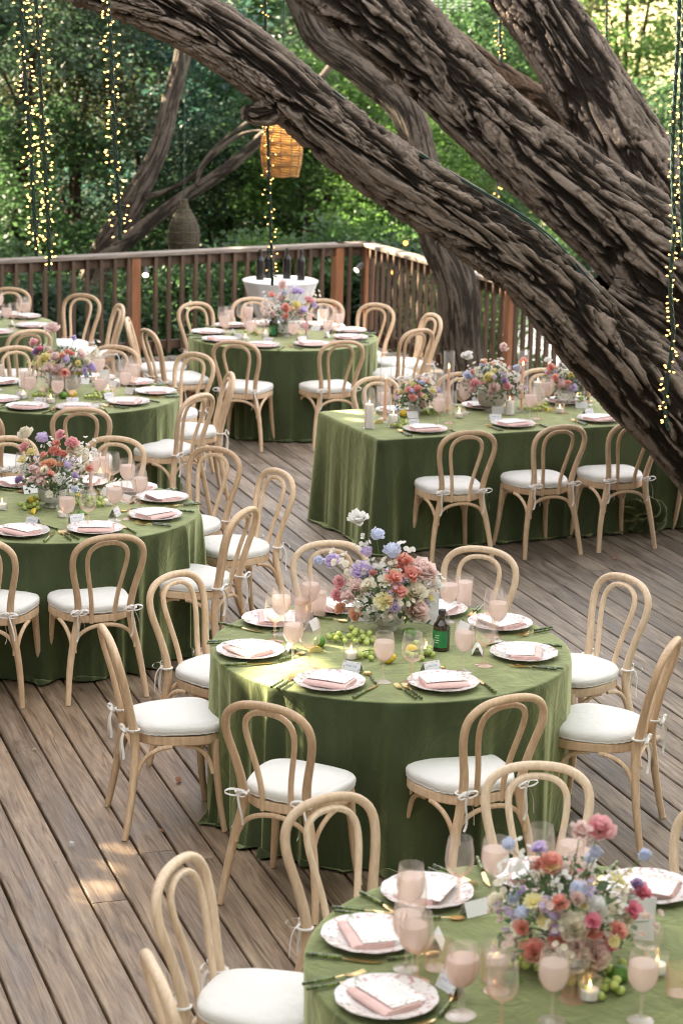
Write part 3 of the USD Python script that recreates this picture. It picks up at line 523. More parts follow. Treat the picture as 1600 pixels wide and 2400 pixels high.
BEAMS = [(648, 1551, 0.76, 0.121), (612, 1600, 0.76, 0.121), (578, 1592, 0.76, 0.101), (655, 1572, 0.76, 0.101), (712, 1520, 0.76, 0.0911), (690, 1545, 0.76, 0.081), (668, 1582, 0.76, 0.081), (748, 1556, 0.76, 0.081), (700, 1430, 0.9, 0.075), (640, 1450, 0.78, 0.06),
    (318, 1940, 0, 0.066), (300, 1966, 0, 0.066), (282, 1993, 0, 0.066), (264, 2022, 0, 0.066), (246, 2050, 0, 0.066), (230, 2078, 0, 0.066), (214, 2104, 0, 0.066), (200, 2130, 0, 0.066),
    (820, 965, 0.76, 0.121), (800, 955, 0.76, 0.121), (845, 985, 0.76, 0.101), (440, 1335, 0.51, 0.075), (420, 1352, 0.51, 0.06), (935, 850, 0.5, 0.15), (905, 830, 0.5, 0.15), (150, 1080, 0.9, 0.09)]  # sun patches: leaves are cut away along the sun rays to these spots
BP_ = np.array([on(x, y, z) for x, y, z, r in BEAMS]); BR_ = np.array([b[3] for b in BEAMS])
def pierced(v):
    """which leaf centres stand in a tunnel cut for the sun patches"""
    d = v[:, None] - BP_[None]; t = d @ SUND; q = np.linalg.norm(d - t[..., None] * SUND, axis=2)
    return ((q < BR_) & (t > .5)).any(1)
def shade_tree(x, y, h, seed, sc=2.2, mts=('leaf_mid', 'leaf_dark'), n=4200, label='unseen tall leafy tree added left of the deck to block the sun', group='unseen trees added left of the deck as sun blockers', levels=7):
    r = np.random.default_rng(seed); t = thing('shade_tree', label, 'tree', (x, y, -1.6), 0, group)
    P = spline(np.array([[0, 0, 0], [r.normal(0, .2), r.normal(0, .2), h * .4], [r.normal(0, .3), r.normal(0, .3), h * .95]]), 10)
    obj('trunk', tube(P, np.linspace(.22, .05, 10), 9), 'bark_brown', t, True)
    for k in range(levels):
        c = np.array([*r.normal(0, 1.1, 2), h * (.30 + .70 * k / levels)]); v, f = leaves(n, .21 / sc, seed * 7 + k, clumps=34, spread=.22)
        v = v * sc * np.array([1, 1, .9]) + c
        keep = ~pierced(v.reshape(-1, 4, 3).mean(1) + [x, y, -1.6]); v = v.reshape(-1, 4, 3)[keep].reshape(-1, 3)
        b_ = np.arange(len(v) // 4)[:, None] * 4
        obj('crown', (v, np.vstack([b_ + [0, 1, 2], b_ + [0, 2, 3]])), mts[k % 2], t, False, kind='stuff')
for q, (x, y, h) in enumerate([(-8.6, 6.5, 9.6), (-8.8, 9, 10), (-8.4, 12, 10), (-8.7, 15.0, 10), (-8.4, 18, 10), (-8.6, 21, 9.6), (-8.8, 3.0, 9), (-9.0, 25, 9.5), (-10.4, 8, 12), (-10.4, 11.5, 12), (-10.2, 15.0, 12), (-10.4, 18.5, 11.5), (-10.4, 4.5, 11)]):  # unseen trees, added to keep the sun off the deck
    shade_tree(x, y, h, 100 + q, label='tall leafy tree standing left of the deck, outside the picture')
for q, (x, y, h) in enumerate([(-5.5, -4.0, 11), (-2.5, -4.8, 12), (.5, -5, 12), (3.5, -4.6, 12), (6.5, -3.5, 12), (8.0, 1.0, 11), (8.8, 5.0, 11), (9.2, 9.0, 10)]):  # unseen trees, added to block fill light from the camera side
    shade_tree(x, y, h, 200 + q, 2.3, ('leaf_dark', 'leaf_dark'), 2400, 'unseen dark leafy tree added behind the camera or right of it to block light', 'unseen dark trees added on the near side as light blockers')
# unseen crown of the big tree, added over the near side to block sky light
ocr = np.random.default_rng(91)
for x, y, z in [(-3.5, -2, 7.2), (-.5, -1.5, 6.6), (2.5, -1, 6.8), (5.5, 0, 6.4), (4.6, 4, 6.8), (6.4, 7.5, 6.2), (1.2, 2.0, 7.4), (-2.2, 1.4, 7.8), (5.6, 11.5, 7.0), (7.2, 15, 6.2), (3.6, 8.2, 8.2)]:
    v, f = leaves(2600, .075, int(x * 10 + y * 7 + 300), clumps=32, spread=.22); v = v * np.array([2.1, 2.1, 1.2]) + [x, y, z]
    v = v.reshape(-1, 4, 3)[~pierced(v.reshape(-1, 4, 3).mean(1))].reshape(-1, 3); b_ = np.arange(len(v) // 4)[:, None] * 4
    obj('crown', (v, np.vstack([b_ + [0, 1, 2], b_ + [0, 2, 3]])), 'leaf_mid', oak, False, kind='stuff')

# ------------------------------------------------------------------ tables under velvet cloths
ZT = .76
TAB = dict(A=(.231, 9.462), E=(-.524, 18.582), C=(-1.592, 12.0), D=(-1.98, 15.597), B=(.719, 6.187), F=(-3.29, 18.85))
TR = .80
WHERE = dict(A='the centre round table', B='the nearest round table', C='the near left round table', D='the second left round table', E='the back round table', F='the far left round table', G='the long table')
def folds(t, seed, k=(7, 25)):
    r = np.random.default_rng(seed); o = np.zeros_like(t)
    ph = t + .10 * np.sin(2 * t + r.uniform(0, 6)) + .06 * np.sin(5 * t + r.uniform(0, 6)) + .03 * np.sin(11 * t + r.uniform(0, 6))
    for n, a in ((r.integers(*k), .35), (r.integers(15, 22), .7), (r.integers(24, 34), .55)):
        q = np.sin(n * ph + r.uniform(0, 6)); q = .45 * q + .55 * (1 - 2 * np.abs(np.sin(.5 * n * ph + r.uniform(0, 6))) ** .7)
        o += a * q * (.6 + .4 * np.sin(r.integers(2, 5) * t + r.uniform(0, 6)))
    return o
def round_cloth(R, H, seed, puddle=.05, amp=.085, flare=.02):
    n = 520; t = np.arange(n) * 2 * PI / n
    fo, fo2 = folds(t, seed), folds(t, seed + 50)
    rows = []
    for r in (.001, .2, .45, .65, R - .06, R - .02, R - .006):
        rows.append((np.full(n, r), np.full(n, H + .0 + .0015 * np.sin(6 * r))))
    rows.append((np.full(n, R + .001), np.full(n, H - .006)))
    S = np.linspace(0, 1, 30)
    for s in S[1:]:
        a = amp * s ** .62; z = H * (1 - s)
        f = (1 - s) * fo + s * (.75 * fo + .35 * fo2)
        f = np.where(f > 0, f ** 1.25, .8 * f) - .15
        rad = R + .004 + flare * s + a * f + .03 * s ** 6 * (fo2 > 0) * fo2
        rows.append((rad, np.full(n, max(z, .012))))
    lay = np.clip(.5 + .8 * fo2, 0, 1.4)
    for u in np.linspace(.25, 1, 5):
        rad = rows[29 + 7][0] + puddle * u * lay + .015 * fo * u
        rows.append((rad, .012 + .05 * np.sin(u * PI) * np.clip(fo + .4, 0, 1.2) * (lay > .05) + .0 * rad))
    v = np.stack([np.stack([r * np.cos(t), r * np.sin(t), z], -1) for r, z in rows]).reshape(-1, 3)
    return v, grid_faces(len(rows), n, True)
CLOTH = 'green velvet cloth draped to the floor over '
for k in 'ABCDEF':
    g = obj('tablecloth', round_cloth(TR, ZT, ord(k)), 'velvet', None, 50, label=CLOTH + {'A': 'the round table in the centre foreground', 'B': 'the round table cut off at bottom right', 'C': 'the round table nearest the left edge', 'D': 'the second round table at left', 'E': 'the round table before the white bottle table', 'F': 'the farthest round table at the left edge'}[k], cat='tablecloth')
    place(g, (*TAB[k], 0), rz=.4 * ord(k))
# the long table
GA = math.radians(23.2); GU = np.array([math.cos(GA), math.sin(GA)]); GV = np.array([-GU[1], GU[0]]); GO = np.array(on(889, 1032, ZT)[:2]); GL, GW = 2.75, 1.07
def rect_cloth(L, Wd, H, seed):
    n = 640; t = np.linspace(0, 1, n, endpoint=False); rr = .035
    per = []
    seg = [(L - 2 * rr, 0), (PI / 2 * rr, 1), (Wd - 2 * rr, 2), (PI / 2 * rr, 3), (L - 2 * rr, 4), (PI / 2 * rr, 5), (Wd - 2 * rr, 6), (PI / 2 * rr, 7)]
    tot = sum(s[0] for s in seg)
    P, N, CO = [], [], []
    for x in t * tot:
        for ln, k in seg:
            if x < ln: break
            x -= ln
        f = x / ln
        q = k // 2
        if k % 2 == 0:
            p = [(rr + x, 0), (L, rr + x), (L - rr - x, Wd), (0, Wd - rr - x)][q]; nn = [(0, -1), (1, 0), (0, 1), (-1, 0)][q]
            co = math.exp(-min(x, ln - x) / .16)
        else:
            c = [(L - rr, rr), (L - rr, Wd - rr), (rr, Wd - rr), (rr, rr)][q]; a = -PI / 2 + q * PI / 2 + f * PI / 2
            nn = (math.cos(a), math.sin(a)); p = (c[0] + rr * nn[0], c[1] + rr * nn[1]); co = 1.0
        P.append(p); N.append(nn); CO.append(co)
    P, N, CO = np.array(P), np.array(N), np.array(CO)
    th = t * 2 * PI; fo, fo2 = folds(th, seed, (9, 30)), folds(th, seed + 9)
    C0 = np.array([L / 2, Wd / 2]); rows = []
    for u in (.002, .5, .9, .985):
        rows.append((C0 + (P - C0) * u, np.full(n, H)))
    rows.append((P + N * .001, np.full(n, H - .006)))
    for s in np.linspace(0, 1, 26)[1:]:
        a = .040 * s ** .7 + .015 * s ** 3
        out = .004 + .02 * s + a * fo + CO * (.06 * s + .035 * s * np.sin(30 * th + 1))
        rows.append((P + N * out[:, None], np.full(n, max(H * (1 - s), .012))))
    lay = np.clip(.45 + .8 * fo2, 0, 1.3)
    for u in (.35, .7, 1.0):
        rows.append((rows[29][0] + N * (.06 * u * lay)[:, None], .012 + .04 * math.sin(u * PI) * np.clip(fo + .4, 0, 1.2) * (lay > .05)))
    v = np.stack([np.c_[p, z] for p, z in rows]).reshape(-1, 3)
    return v, grid_faces(len(rows), n, True)
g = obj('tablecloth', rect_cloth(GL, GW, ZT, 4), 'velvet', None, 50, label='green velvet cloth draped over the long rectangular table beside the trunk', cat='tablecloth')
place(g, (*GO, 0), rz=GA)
def knot():
    s = trimesh.creation.torus(.10, .055, 60, 30); v = np.array(s.vertices); v[:, 2] *= 1.1
    d = meshkit.fbm(v * 9, 3, 4)[:, None]; a = np.arctan2(v[:, 1], v[:, 0])
    v = v * (1 + .5 * (d - .5)) + .012 * np.sin(a * 9 + v[:, 2:3].T[0] * 60)[:, None] * v / .1
    return v @ np.array([[1, 0, 0], [0, .5, .85], [0, -.85, .5]]).T, np.array(s.faces)
gg = on(1505, 1250, 0)
k = obj('cloth_knot', knot(), 'velvet', None, True, label='knotted end of green velvet cloth lying under the long table', cat='cloth'); place(k, (gg[0], gg[1], .12))

# ------------------------------------------------------------------ bentwood chairs
def chair_class(name, wood, ties=True):
    C = proto(name)
    def part(n, mesh, mt, par=C, sm=40): return obj(n, mesh, mt, par, sm)
    hoop = [(-.213, -.262, 0), (-.200, -.238, .12), (-.170, -.212, .30), (-.142, -.205, .44), (-.146, -.222, .54), (-.172, -.248, .66), (-.188, -.272, .745), (-.178, -.290, .815), (-.128, -.303, .862), (-.062, -.309, .880), (0, -.311, .884)]
    H = np.array(hoop + [(-x, y, z) for x, y, z in hoop[-2::-1]]); P = spline(H, 96)
    leg_r = lambda z: .0145 + .0055 * np.clip(z / .35, 0, 1) - .003 * np.clip((z - .45) / .2, 0, 1)
    k1 = int(np.argmax(P[:, 2] > .425)); k2 = len(P) - k1
    part('leg', tube(P[:k1 + 1], leg_r(P[:k1 + 1, 2]), 10), wood); part('leg', tube(P[k2 - 1:], leg_r(P[k2 - 1:, 2]), 10), wood)
    part('back_hoop', tube(P[k1 - 1:k2 + 1], leg_r(P[k1 - 1:k2 + 1, 2]), 10, False), wood)
    inn = [(-.062, -.188, .405), (-.064, -.196, .48), (-.076, -.216, .58), (-.098, -.243, .69), (-.106, -.262, .755), (-.094, -.280, .812), (-.055, -.290, .842), (0, -.293, .850)]
    I = np.array(inn + [(-x, y, z) for x, y, z in inn[-2::-1]])
    part('inner_hoop', tube(spline(I, 60), .0125, 8), wood)
    # seat ring: rounded trapezoid
    t = np.linspace(0, 2 * PI, 64, endpoint=False)
    def outline(t, sx=.205, sy=.20, p=2.6):
        c, s = np.cos(t), np.sin(t); x = np.sign(c) * np.abs(c) ** (2 / p) * sx; y = np.sign(s) * np.abs(s) ** (2 / p) * sy
        return x * (1 + .13 * y / sy), y
    def slab(prof, **kw):
        rows = []
        for s, z in prof:
            x, y = outline(t, **kw); rows.append(np.stack([x * s, y * s, np.full(len(t), z)], -1))
        return np.vstack(rows), grid_faces(len(prof), len(t), True)
    part('seat', slab([(.8, .405), (.97, .405), (1, .41), (1.0, .44), (.985, .447), (.2, .447), (.001, .447)]), wood)
    for sx in (-1, 1):
        part('leg', tube(spline([(sx * .165, .145, .42), (sx * .172, .152, .30), (sx * .186, .168, .12), (sx * .200, .186, 0)], 12), np.linspace(.020, .0145, 12), 10), wood)
    A = np.linspace(0, PI, 21)
    arc = [(-.163, -.222, .265), (-.160, -.214, .30)] + [(-.150 * math.cos(a), -.205, .315 + .080 * math.sin(a)) for a in A[1:-1]] + [(.160, -.214, .30), (.163, -.222, .265)]
    part('brace', tube(spline(arc, 40), .0105, 8), wood)
    for sx in (-1, 1):
        a1 = [(sx * .175, -.205, .265), (sx * .172, -.190, .31), (sx * .180, -.155, .365), (sx * .188, -.10, .396), (sx * .19, -.05, .402)]
        a2 = [(sx * .178, .135, .265), (sx * .176, .122, .31), (sx * .182, .09, .365), (sx * .188, .04, .396), (sx * .19, -.01, .402)]
        part('brace', tube(spline(a1, 16), .0105, 8), wood); part('brace', tube(spline(a2, 16), .0105, 8), wood)
    a3 = [(-.162, .165, .265), (-.150, .165, .31), (-.11, .165, .375), (-.05, .17, .40), (0, .172, .402), (.05, .17, .40), (.11, .165, .375), (.150, .165, .31), (.162, .165, .265)]
    part('brace', tube(spline(a3, 24), .0105, 8), wood)
    # cushion
    r = np.random.default_rng(len(name))
    rows = []
    pr = [(.93, .448), (.985, .455), (1.005, .468), (1.0, .482), (.965, .494), (.85, .503), (.6, .511), (.3, .514), (.001, .515)]
    for s, z in pr:
        x, y = outline(t, .202, .197, 3.0)
        w = 1 + .006 * np.sin(t * 31 + 1) * (z < .475) + .004 * np.sin(t * 13)
        rows.append(np.stack([x * s * w, y * s * w, z + .003 * np.sin(3 * t + 1) * s + .002 * np.sin(t * 29) * (z < .46)], -1))
    cu = part('cushion', (np.vstack(rows), grid_faces(len(pr), len(t), True)), 'cushion', sm=60)
    obj('piping', tube(np.vstack([rows[1], rows[1][:1]]) + [0, 0, .0], .0035, 5, False), 'cushion', cu, True)
    if ties:
        for sx in (-1, 1):
            def ribbon(pts, w=.011):
                P = spline(np.array(pts), 14); T, A_, B_ = frames(P, (0, 1, .3)); w = w * np.ones(14)
                v = np.vstack([P + A_ * w[:, None] * .5, P - A_ * w[:, None] * .5])
                i = np.arange(13); return v, tri(np.stack([i, i + 1, i + 15, i + 14], -1))
            x = sx * .146
            ring = [(x + .026 * math.cos(a), -.212 + .026 * math.sin(a), .478) for a in np.linspace(0, 2 * PI, 12)]
            ms = [tube(ring, .0055, 5, False), sphere((x, -.242, .476), .010),
                  ribbon([(x, -.243, .477), (x + .025, -.258, .50), (x + .048, -.258, .488), (x + .030, -.25, .472), (x, -.245, .474)]),
                  ribbon([(x, -.243, .477), (x - .03, -.262, .498), (x - .052, -.262, .482), (x - .03, -.252, .470), (x, -.245, .474)]),
                  ribbon([(x, -.245, .476), (x + .012, -.262, .45), (x + .026, -.262, .40), (x + .030, -.260, .355)]),
                  ribbon([(x, -.245, .476), (x - .014, -.262, .44), (x - .010, -.266, .39), (x - .020, -.262, .335)])]
            obj('tie', cat_(ms), 'tie_cloth', cu, 40)
    return C
CH1 = chair_class('bentwood_chair', 'beech'); CH2 = chair_class('bentwood_chair_pale', 'beech_pale')
SEATS = {-108: 'front left', -72: 'front right', -36: 'right front', 0: 'right', 36: 'right rear', 72: 'rear right', 108: 'rear left', 144: 'left rear', 180: 'left', -144: 'left front'}
taken = {}
def seat_name(tab, P):
    d = np.array(P[:2]) - np.array(TAB[tab]); a = math.degrees(math.atan2(d[1], d[0]))
    return min(SEATS, key=lambda s: abs((a - s + 180) % 360 - 180))
def words(s):
    n = len(s.split())
    if not 4 <= n <= 16: print('LABEL', n, s)
    return s
CHAIRS = dict(A=[(620, 1661), (1194, 1642), (245, 1484), (403, 1352), (767, 1272), (1158, 1270), (1499, 1353), (1578, 1512)],
    B=[(763, 1878), (1260, 1800), (408, 2032), (357, 2271), (1700, 1915)],
    C=[(259, 1263), (-55, 1270), (545, 1197), (656, 1109), (548, 1047), (277, 1026), (10, 1028)],
    D=[(190, 962), (446, 927), (543, 880), (477, 830), (275, 812), (33, 817), (-75, 968)],
    E=[(551, 804), (796, 801), (454, 713), (345, 777), (297, 750), (580, 693), (787, 690), (925, 709), (1017, 740), (935, 773)],
    F=[(71, 778), (200, 693), (283, 718), (36, 674)])
TURN = {('A', 0): -.06, ('A', 1): .10, ('A', 2): .12, ('A', 3): -.10, ('A', 7): -.12, ('B', 2): -.05, ('C', 0): .12, ('C', 3): .1, ('D', 0): -.1, ('F', 1): .25, ('E', 3): -.1, ('E', 9): -.55}
FIX = {('A', 3): 'left', ('A', 2): 'left front', ('A', 6): 'right rear', ('A', 7): 'right front'}
cr = np.random.default_rng(21); nch = 0
for tab, lst in CHAIRS.items():
    seen = set()
    for i, (px, py) in enumerate(lst):
        top = on(px, py, .875)[:2]; c = np.array(TAB[tab]); d = top - c; r = np.linalg.norm(d)
        r2 = min(max(r, 1.18), 1.42); top = c + d / r * r2
        f = math.atan2(-d[1], -d[0]) + TURN.get((tab, i), 0) + cr.normal(0, .03)
        loc = top + .31 * np.array([math.cos(f), math.sin(f)])
        s = seat_name(tab, top)
        while s in seen: s = min((q for q in SEATS if q not in seen), key=lambda q: abs((math.degrees(math.atan2(d[1], d[0])) - q + 180) % 360 - 180))
        seen.add(s)
        copy(CH2 if tab == 'B' or (tab == 'A' and i in (4, 5, 6)) else CH1, 'bentwood_chair', words('blond bentwood chair with white cushion at the %s of %s' % (SEATS[s], WHERE[tab])), 'chair', (*loc, 0), f - PI / 2, 'bentwood chairs round the tables'); nch += 1
def gp(u, v): return GO + GU * u + GV * v
def on_g(px, py, z):
    q = np.array(on(px, py, z)[:2]) - GO; return q @ GU, q @ GV
for nm, (px, py), side, jit in [('first', (1070, 1004), -1, .05), ('second', (1280, 989), -1, .16), ('third', (1468, 984), -1, .10), ('fourth', (1680, 960), -1, .05), ('left', (845, 876), 1, .15), ('middle', (1024, 859), 1, -.05), ('right', (1204, 848), 1, -.05), ('end', (1590, 1080), 2, 0)]:
    u, v = on_g(px, py, .875)
    if side == -1: v = -.50; f = GA + PI / 2 + jit - .12
    elif side == 1: v = GW + .48; f = GA - PI / 2 + jit
    else: u, v = GL + .5, GW * .5; f = GA + PI
    top = gp(u, v); loc = top + .31 * np.array([math.cos(f), math.sin(f)])
    copy(CH1, 'bentwood_chair', words({-1: 'blond bentwood chair, %s from the left along the front of the long table', 1: 'blond bentwood chair at the %s of the far side of the long table', 2: 'blond bentwood chair at the far right %s of the long table'}[side] % nm), 'chair', (*loc, 0), f - PI / 2, 'bentwood chairs round the tables')

# ------------------------------------------------------------------ place settings
def cls(name, parts):
    C = proto(name); made = {}
    for n, mesh, mt, sm, par in parts:
        made[n] = obj(n, mesh, mt, made[par] if par else C, sm)
    return C
def plate():
    n = 96; t = np.arange(n) * 2 * PI / n; sc = 1 + .022 * np.abs(np.sin(6 * t)) - .010
    pr = [(.001, .006), (.085, .006), (.098, .009), (.106, .014), (.140, .021), (.149, .024), (.150, .022), (.14, .017), (.105, .008), (.09, 0), (.001, 0)]
    rows = [np.stack([r * np.cos(t) * (sc if r > .12 else 1), r * np.sin(t) * (sc if r > .12 else 1), np.full(n, z)], -1) for r, z in pr]
    return np.vstack(rows), grid_faces(len(pr), n, True)
PLATE = cls('plate', [('dish', plate(), 'plate_china', 40, None)])
def napkin():
    ms = []
    for k in range(3):
        b = trimesh.creation.box((.192 - .004 * k, .128 - .003 * k, .0065)); b = b.subdivide().subdivide(); v = np.array(b.vertices)
        v[:, 2] += .0033 + .007 * k + .003 * (meshkit.fbm(v * 14 + k * 7, 2, k) - .5) - .12 * (v[:, 0] ** 2); ms.append((v, np.array(b.faces)))
    y = np.linspace(-.096, .096, 8); ms.append(tube(np.stack([y, np.full(8, -.063), .0105 - .12 * y ** 2], -1), .0095, 10))
    return cat_(ms)
NAPKIN = cls('napkin', [('folded_cloth', napkin(), 'napkin_pink', 50, None)])
def bent_card(w, h, bow):
    x = np.linspace(-w / 2, w / 2, 9); top = np.stack(np.meshgrid(x, [-h / 2, h / 2], indexing='ij'), -1).reshape(-1, 2)
    z = -bow * (top[:, 0] / (w / 2)) ** 2
    v = np.vstack([np.c_[top, z + .0008], np.c_[top, z - .0008]]); f = grid_faces(9, 2)
    e = []
    for i in range(8):
        for a in (0, 1): e += [[2 * i + a, 2 * i + 2 + a, 2 * i + 20 + a], [2 * i + a, 2 * i + 20 + a, 2 * i + 18 + a]]
    return v, np.vstack([f, f[:, ::-1] + 18, e, [[0, 18, 19], [0, 19, 1], [16, 17, 35], [16, 35, 34]]])
MENU = cls('menu_card', [('card', bent_card(.178, .124, .002), 'menu_card', 30, None)])
def tent():
    w, h, d = .085, .05, .022
    v = np.array([[-w / 2, -h / 2, 0], [w / 2, -h / 2, 0], [w / 2, h / 2, 0], [-w / 2, h / 2, 0]]); v = np.vstack([v, v + [0, 0, .0012]])
    f = trimesh.creation.box().faces
    b = trimesh.creation.box((w, h, .0012)); return np.array(b.vertices), np.array(b.faces)
def rotx(a): return np.array([[1, 0, 0], [0, math.cos(a), -math.sin(a)], [0, math.sin(a), math.cos(a)]])
C = proto('place_card'); a = obj('front_leaf', tent(), 'name_card', C, False); place(a, (0, -.012, .0245), 0, rx=math.radians(64))
b = obj('back_leaf', tent(), 'card_white', C, False); place(b, (0, .012, .0245), 0, rx=math.radians(-64)); PCARD = C
def handle(L0, L1, r=.0052):
    P = np.linspace(L0, L1, 9); return tube(np.stack([P * 0, P, np.full(9, .008)], -1), r * (1 + .12 * np.abs(np.cos(np.arange(9) * PI / 2))), 8)
def flatbar(pts, ws, th=.0018):
    P = np.array(pts, float); n = len(P); v = []
    for p, w in zip(P, ws):
        v += [p + [-w / 2, 0, 0], p + [w / 2, 0, 0], p + [w / 2, 0, th], p + [-w / 2, 0, th]]
    f = []
    for i in range(n - 1):
        for a in range(4): f.append([4 * i + a, 4 * i + (a + 1) % 4, 4 * i + 4 + (a + 1) % 4, 4 * i + 4 + a])
    f += [[3, 2, 1, 0], [4 * n - 4, 4 * n - 3, 4 * n - 2, 4 * n - 1]]
    return np.array(v), tri(np.array(f))
fork = cat_([flatbar([(0, -.0, .007), (0, .03, .009), (0, .045, .006), (0, .06, .004)], [.005, .005, .018, .022])] + [flatbar([(x, .06, .004), (x, .08, .006), (x, .10, .010)], [.0035, .003, .002]) for x in (-.009, -.003, .003, .009)])
FORK = cls('fork', [('handle', handle(-.105, 0), 'bamboo', 50, None), ('tines', fork, 'gold', False, None)])
KNIFE = cls('knife', [('handle', handle(-.11, 0, .0065), 'bamboo', 50, None), ('blade', flatbar([(0, 0, .006), (.001, .03, .004), (.002, .08, .003), (0, .11, .003), (-.004, .125, .003)], [.006, .016, .018, .012, .002]), 'gold', False, None)])
bowl_ = trimesh.creation.icosphere(2, 1.0); bv = np.array(bowl_.vertices) * [.017, .025, .006]; bv[:, 2] = np.abs(bv[:, 2]) * -.7 + .008
SPOON = cls('spoon', [('handle', handle(-.095, 0, .005), 'bamboo', 50, None), ('bowl', cat_([flatbar([(0, 0, .007), (0, .03, .008)], [.004, .004]), (bv + [0, .05, 0], np.array(bowl_.faces))]), 'gold', 60, None)])
stem = [(.001, 0), (.038, .0), (.039, .0015), (.030, .0035), (.010, .008), (.0055, .014), (.0045, .04), (.0048, .062), (.0065, .070), (.0048, .078), (.006, .088)]
gob = [(.016, .094), (.030, .106), (.040, .124), (.0445, .146), (.0435, .17), (.040, .195), (.0375, .216)]
gob_in = [(.001, .0935), (.016, .0965), (.029, .108), (.0385, .125), (.043, .146), (.042, .17), (.0412, .178), (.001, .178)]
GOBLET = cls('water_goblet', [('glass', lathe(stem + gob, 54, (.010, 18)), 'glass_pink', 60, None), ('drink', lathe(gob_in, 28), 'pink_drink', 60, None)])
win = [(.018, .096), (.034, .106), (.043, .122), (.0465, .145), (.044, .180), (.038, .222)]
WINE = cls('wine_glass', [('stem', lathe(stem, 28), 'glass_amber', 60, None), ('bowl', lathe([(.005, .088)] + win[:3], 36, (.010, 18)), 'glass_amber', 60, None), ('upper_bowl', lathe(win[2:], 36, (.010, 18)), 'glass_pink', 60, None)])
COUPE = cls('coupe_glass', [('stem', lathe(stem, 28), 'glass_amber', 60, None), ('bowl', lathe([(.005, .088), (.03, .095), (.045, .112), (.050, .140), (.049, .150)], 36, (.01, 18)), 'glass_pink', 60, None)])
TUMB = cls('tall_tumbler', [('glass', lathe([(.001, 0), (.034, 0), (.036, .004), (.041, .10), (.042, .150)], 36, (.012, 20)), 'glass_pink', 60, None), ('drink', lathe([(.001, .006), (.033, .006), (.0385, .10), (.0392, .118), (.001, .118)], 28), 'pink_drink', 60, None)])
LOWT = cls('low_tumbler', [('glass', lathe([(.001, 0), (.036, 0), (.038, .004), (.040, .07), (.041, .088)], 36, (.012, 20)), 'glass_amber', 60, None)])
flame = lathe([(.0005, 0), (.0035, .004), (.0045, .009), (.003, .017), (.0004, .026)], 8)
VOTIVE = cls('votive_candle', [('glass', lathe([(.001, 0), (.029, 0), (.031, .006), (.032, .04), (.034, .072)], 40, (.03, 16)), 'glass_clear', 50, None), ('wax', lathe([(.001, .006), (.026, .006), (.027, .034), (.001, .034)], 20), 'wax_white', 40, None), ('flame', xf(flame, (0, 0, .037)), 'flame', 60, None)])
def hash01(*a): return (math.sin(sum((i + 1) * 12.9898 * x for i, x in enumerate(a))) * 43758.5453) % 1.0
pr_ = np.random.default_rng(77)
count = dict()
def setting(tab, px, py, full=True, small=False, ang=None, loc=None, sname=None, glasses=True, sp=True):
    if loc is None: loc = np.array(on(px, py, ZT + .012)[:2])
    where = WHERE[tab]
    if ang is None:
        d = loc - np.array(TAB[tab]); r = np.linalg.norm(d); d = d / r
        loc = np.array(TAB[tab]) + d * min(max(r, .56), .635)
        f = math.atan2(-d[1], -d[0])
        sname = SEATS[SN[tab][(px, py)]]
    else: f = ang
    F = np.array([math.cos(f), math.sin(f)]); Rr = np.array([F[1], -F[0]])
    at = lambda x, y, z=0: (*(loc + Rr * x + F * y), ZT + .001 + z)
    j = lambda s: pr_.normal(0, s)
    seat = '%s seat of %s' % (sname, where) if ang is None else sname
    rz = f - PI / 2
    copy(PLATE, 'dinner_plate', words('white plate with pink floral rim, %s' % seat), 'plate', at(0, 0), rz + j(1), 'dinner plates on the tables')
    nr = rz + pr_.choice([0, .12, -.15, .5, -.45, .2]) + j(.05)
    copy(NAPKIN, 'napkin', words('folded pink napkin on the plate, %s' % seat), 'napkin', at(j(.004), -.006, .008), nr, 'pink napkins on the plates')
    md = np.array([math.cos(nr + PI / 2), math.sin(nr + PI / 2)]) * .014
    q = np.array(at(0, 0, .0325)); q[:2] += md
    copy(MENU, 'menu_card', words('printed menu card on the napkin, %s' % seat), 'menu card', q, nr + j(.05), 'menu cards on the napkins', rx=-.02)
    if full:
        for k, x in enumerate((-.162, -.190)):
            copy(FORK, 'fork', words('%s gold fork with green handle, %s' % (('inner', 'outer')[k], seat)), 'fork', at(x + j(.005), -.055 + j(.01)), rz + j(.05), 'gold forks on the tables')
        copy(KNIFE, 'knife', words('gold knife with green handle, %s' % seat), 'knife', at(.172 + j(.006), -.055 + j(.01)), rz + j(.08), 'gold knives on the tables')
        if sp: copy(SPOON, 'spoon', words('gold spoon with green handle, %s' % seat), 'spoon', at(.10 + j(.01), .165 + j(.01)), rz + PI / 2 - .9 + j(.2), 'gold spoons on the tables')
    copy(PCARD, 'place_card', words('white tented place card, %s' % seat), 'place card', at(j(.02), .205 + j(.01)), rz + j(.25), 'place cards on the tables')
    if glasses:
        copy(GOBLET, 'water_goblet', words('ribbed goblet of pink drink, %s' % seat), 'goblet', at(.185 + j(.02), .155 + j(.015)), j(1), 'pink goblets on the tables')
        copy(WINE, 'wine_glass', words('empty blush wine glass, %s' % seat), 'wine glass', at(.285 + j(.02), .195 + j(.015)), j(1), 'blush wine glasses on the tables')
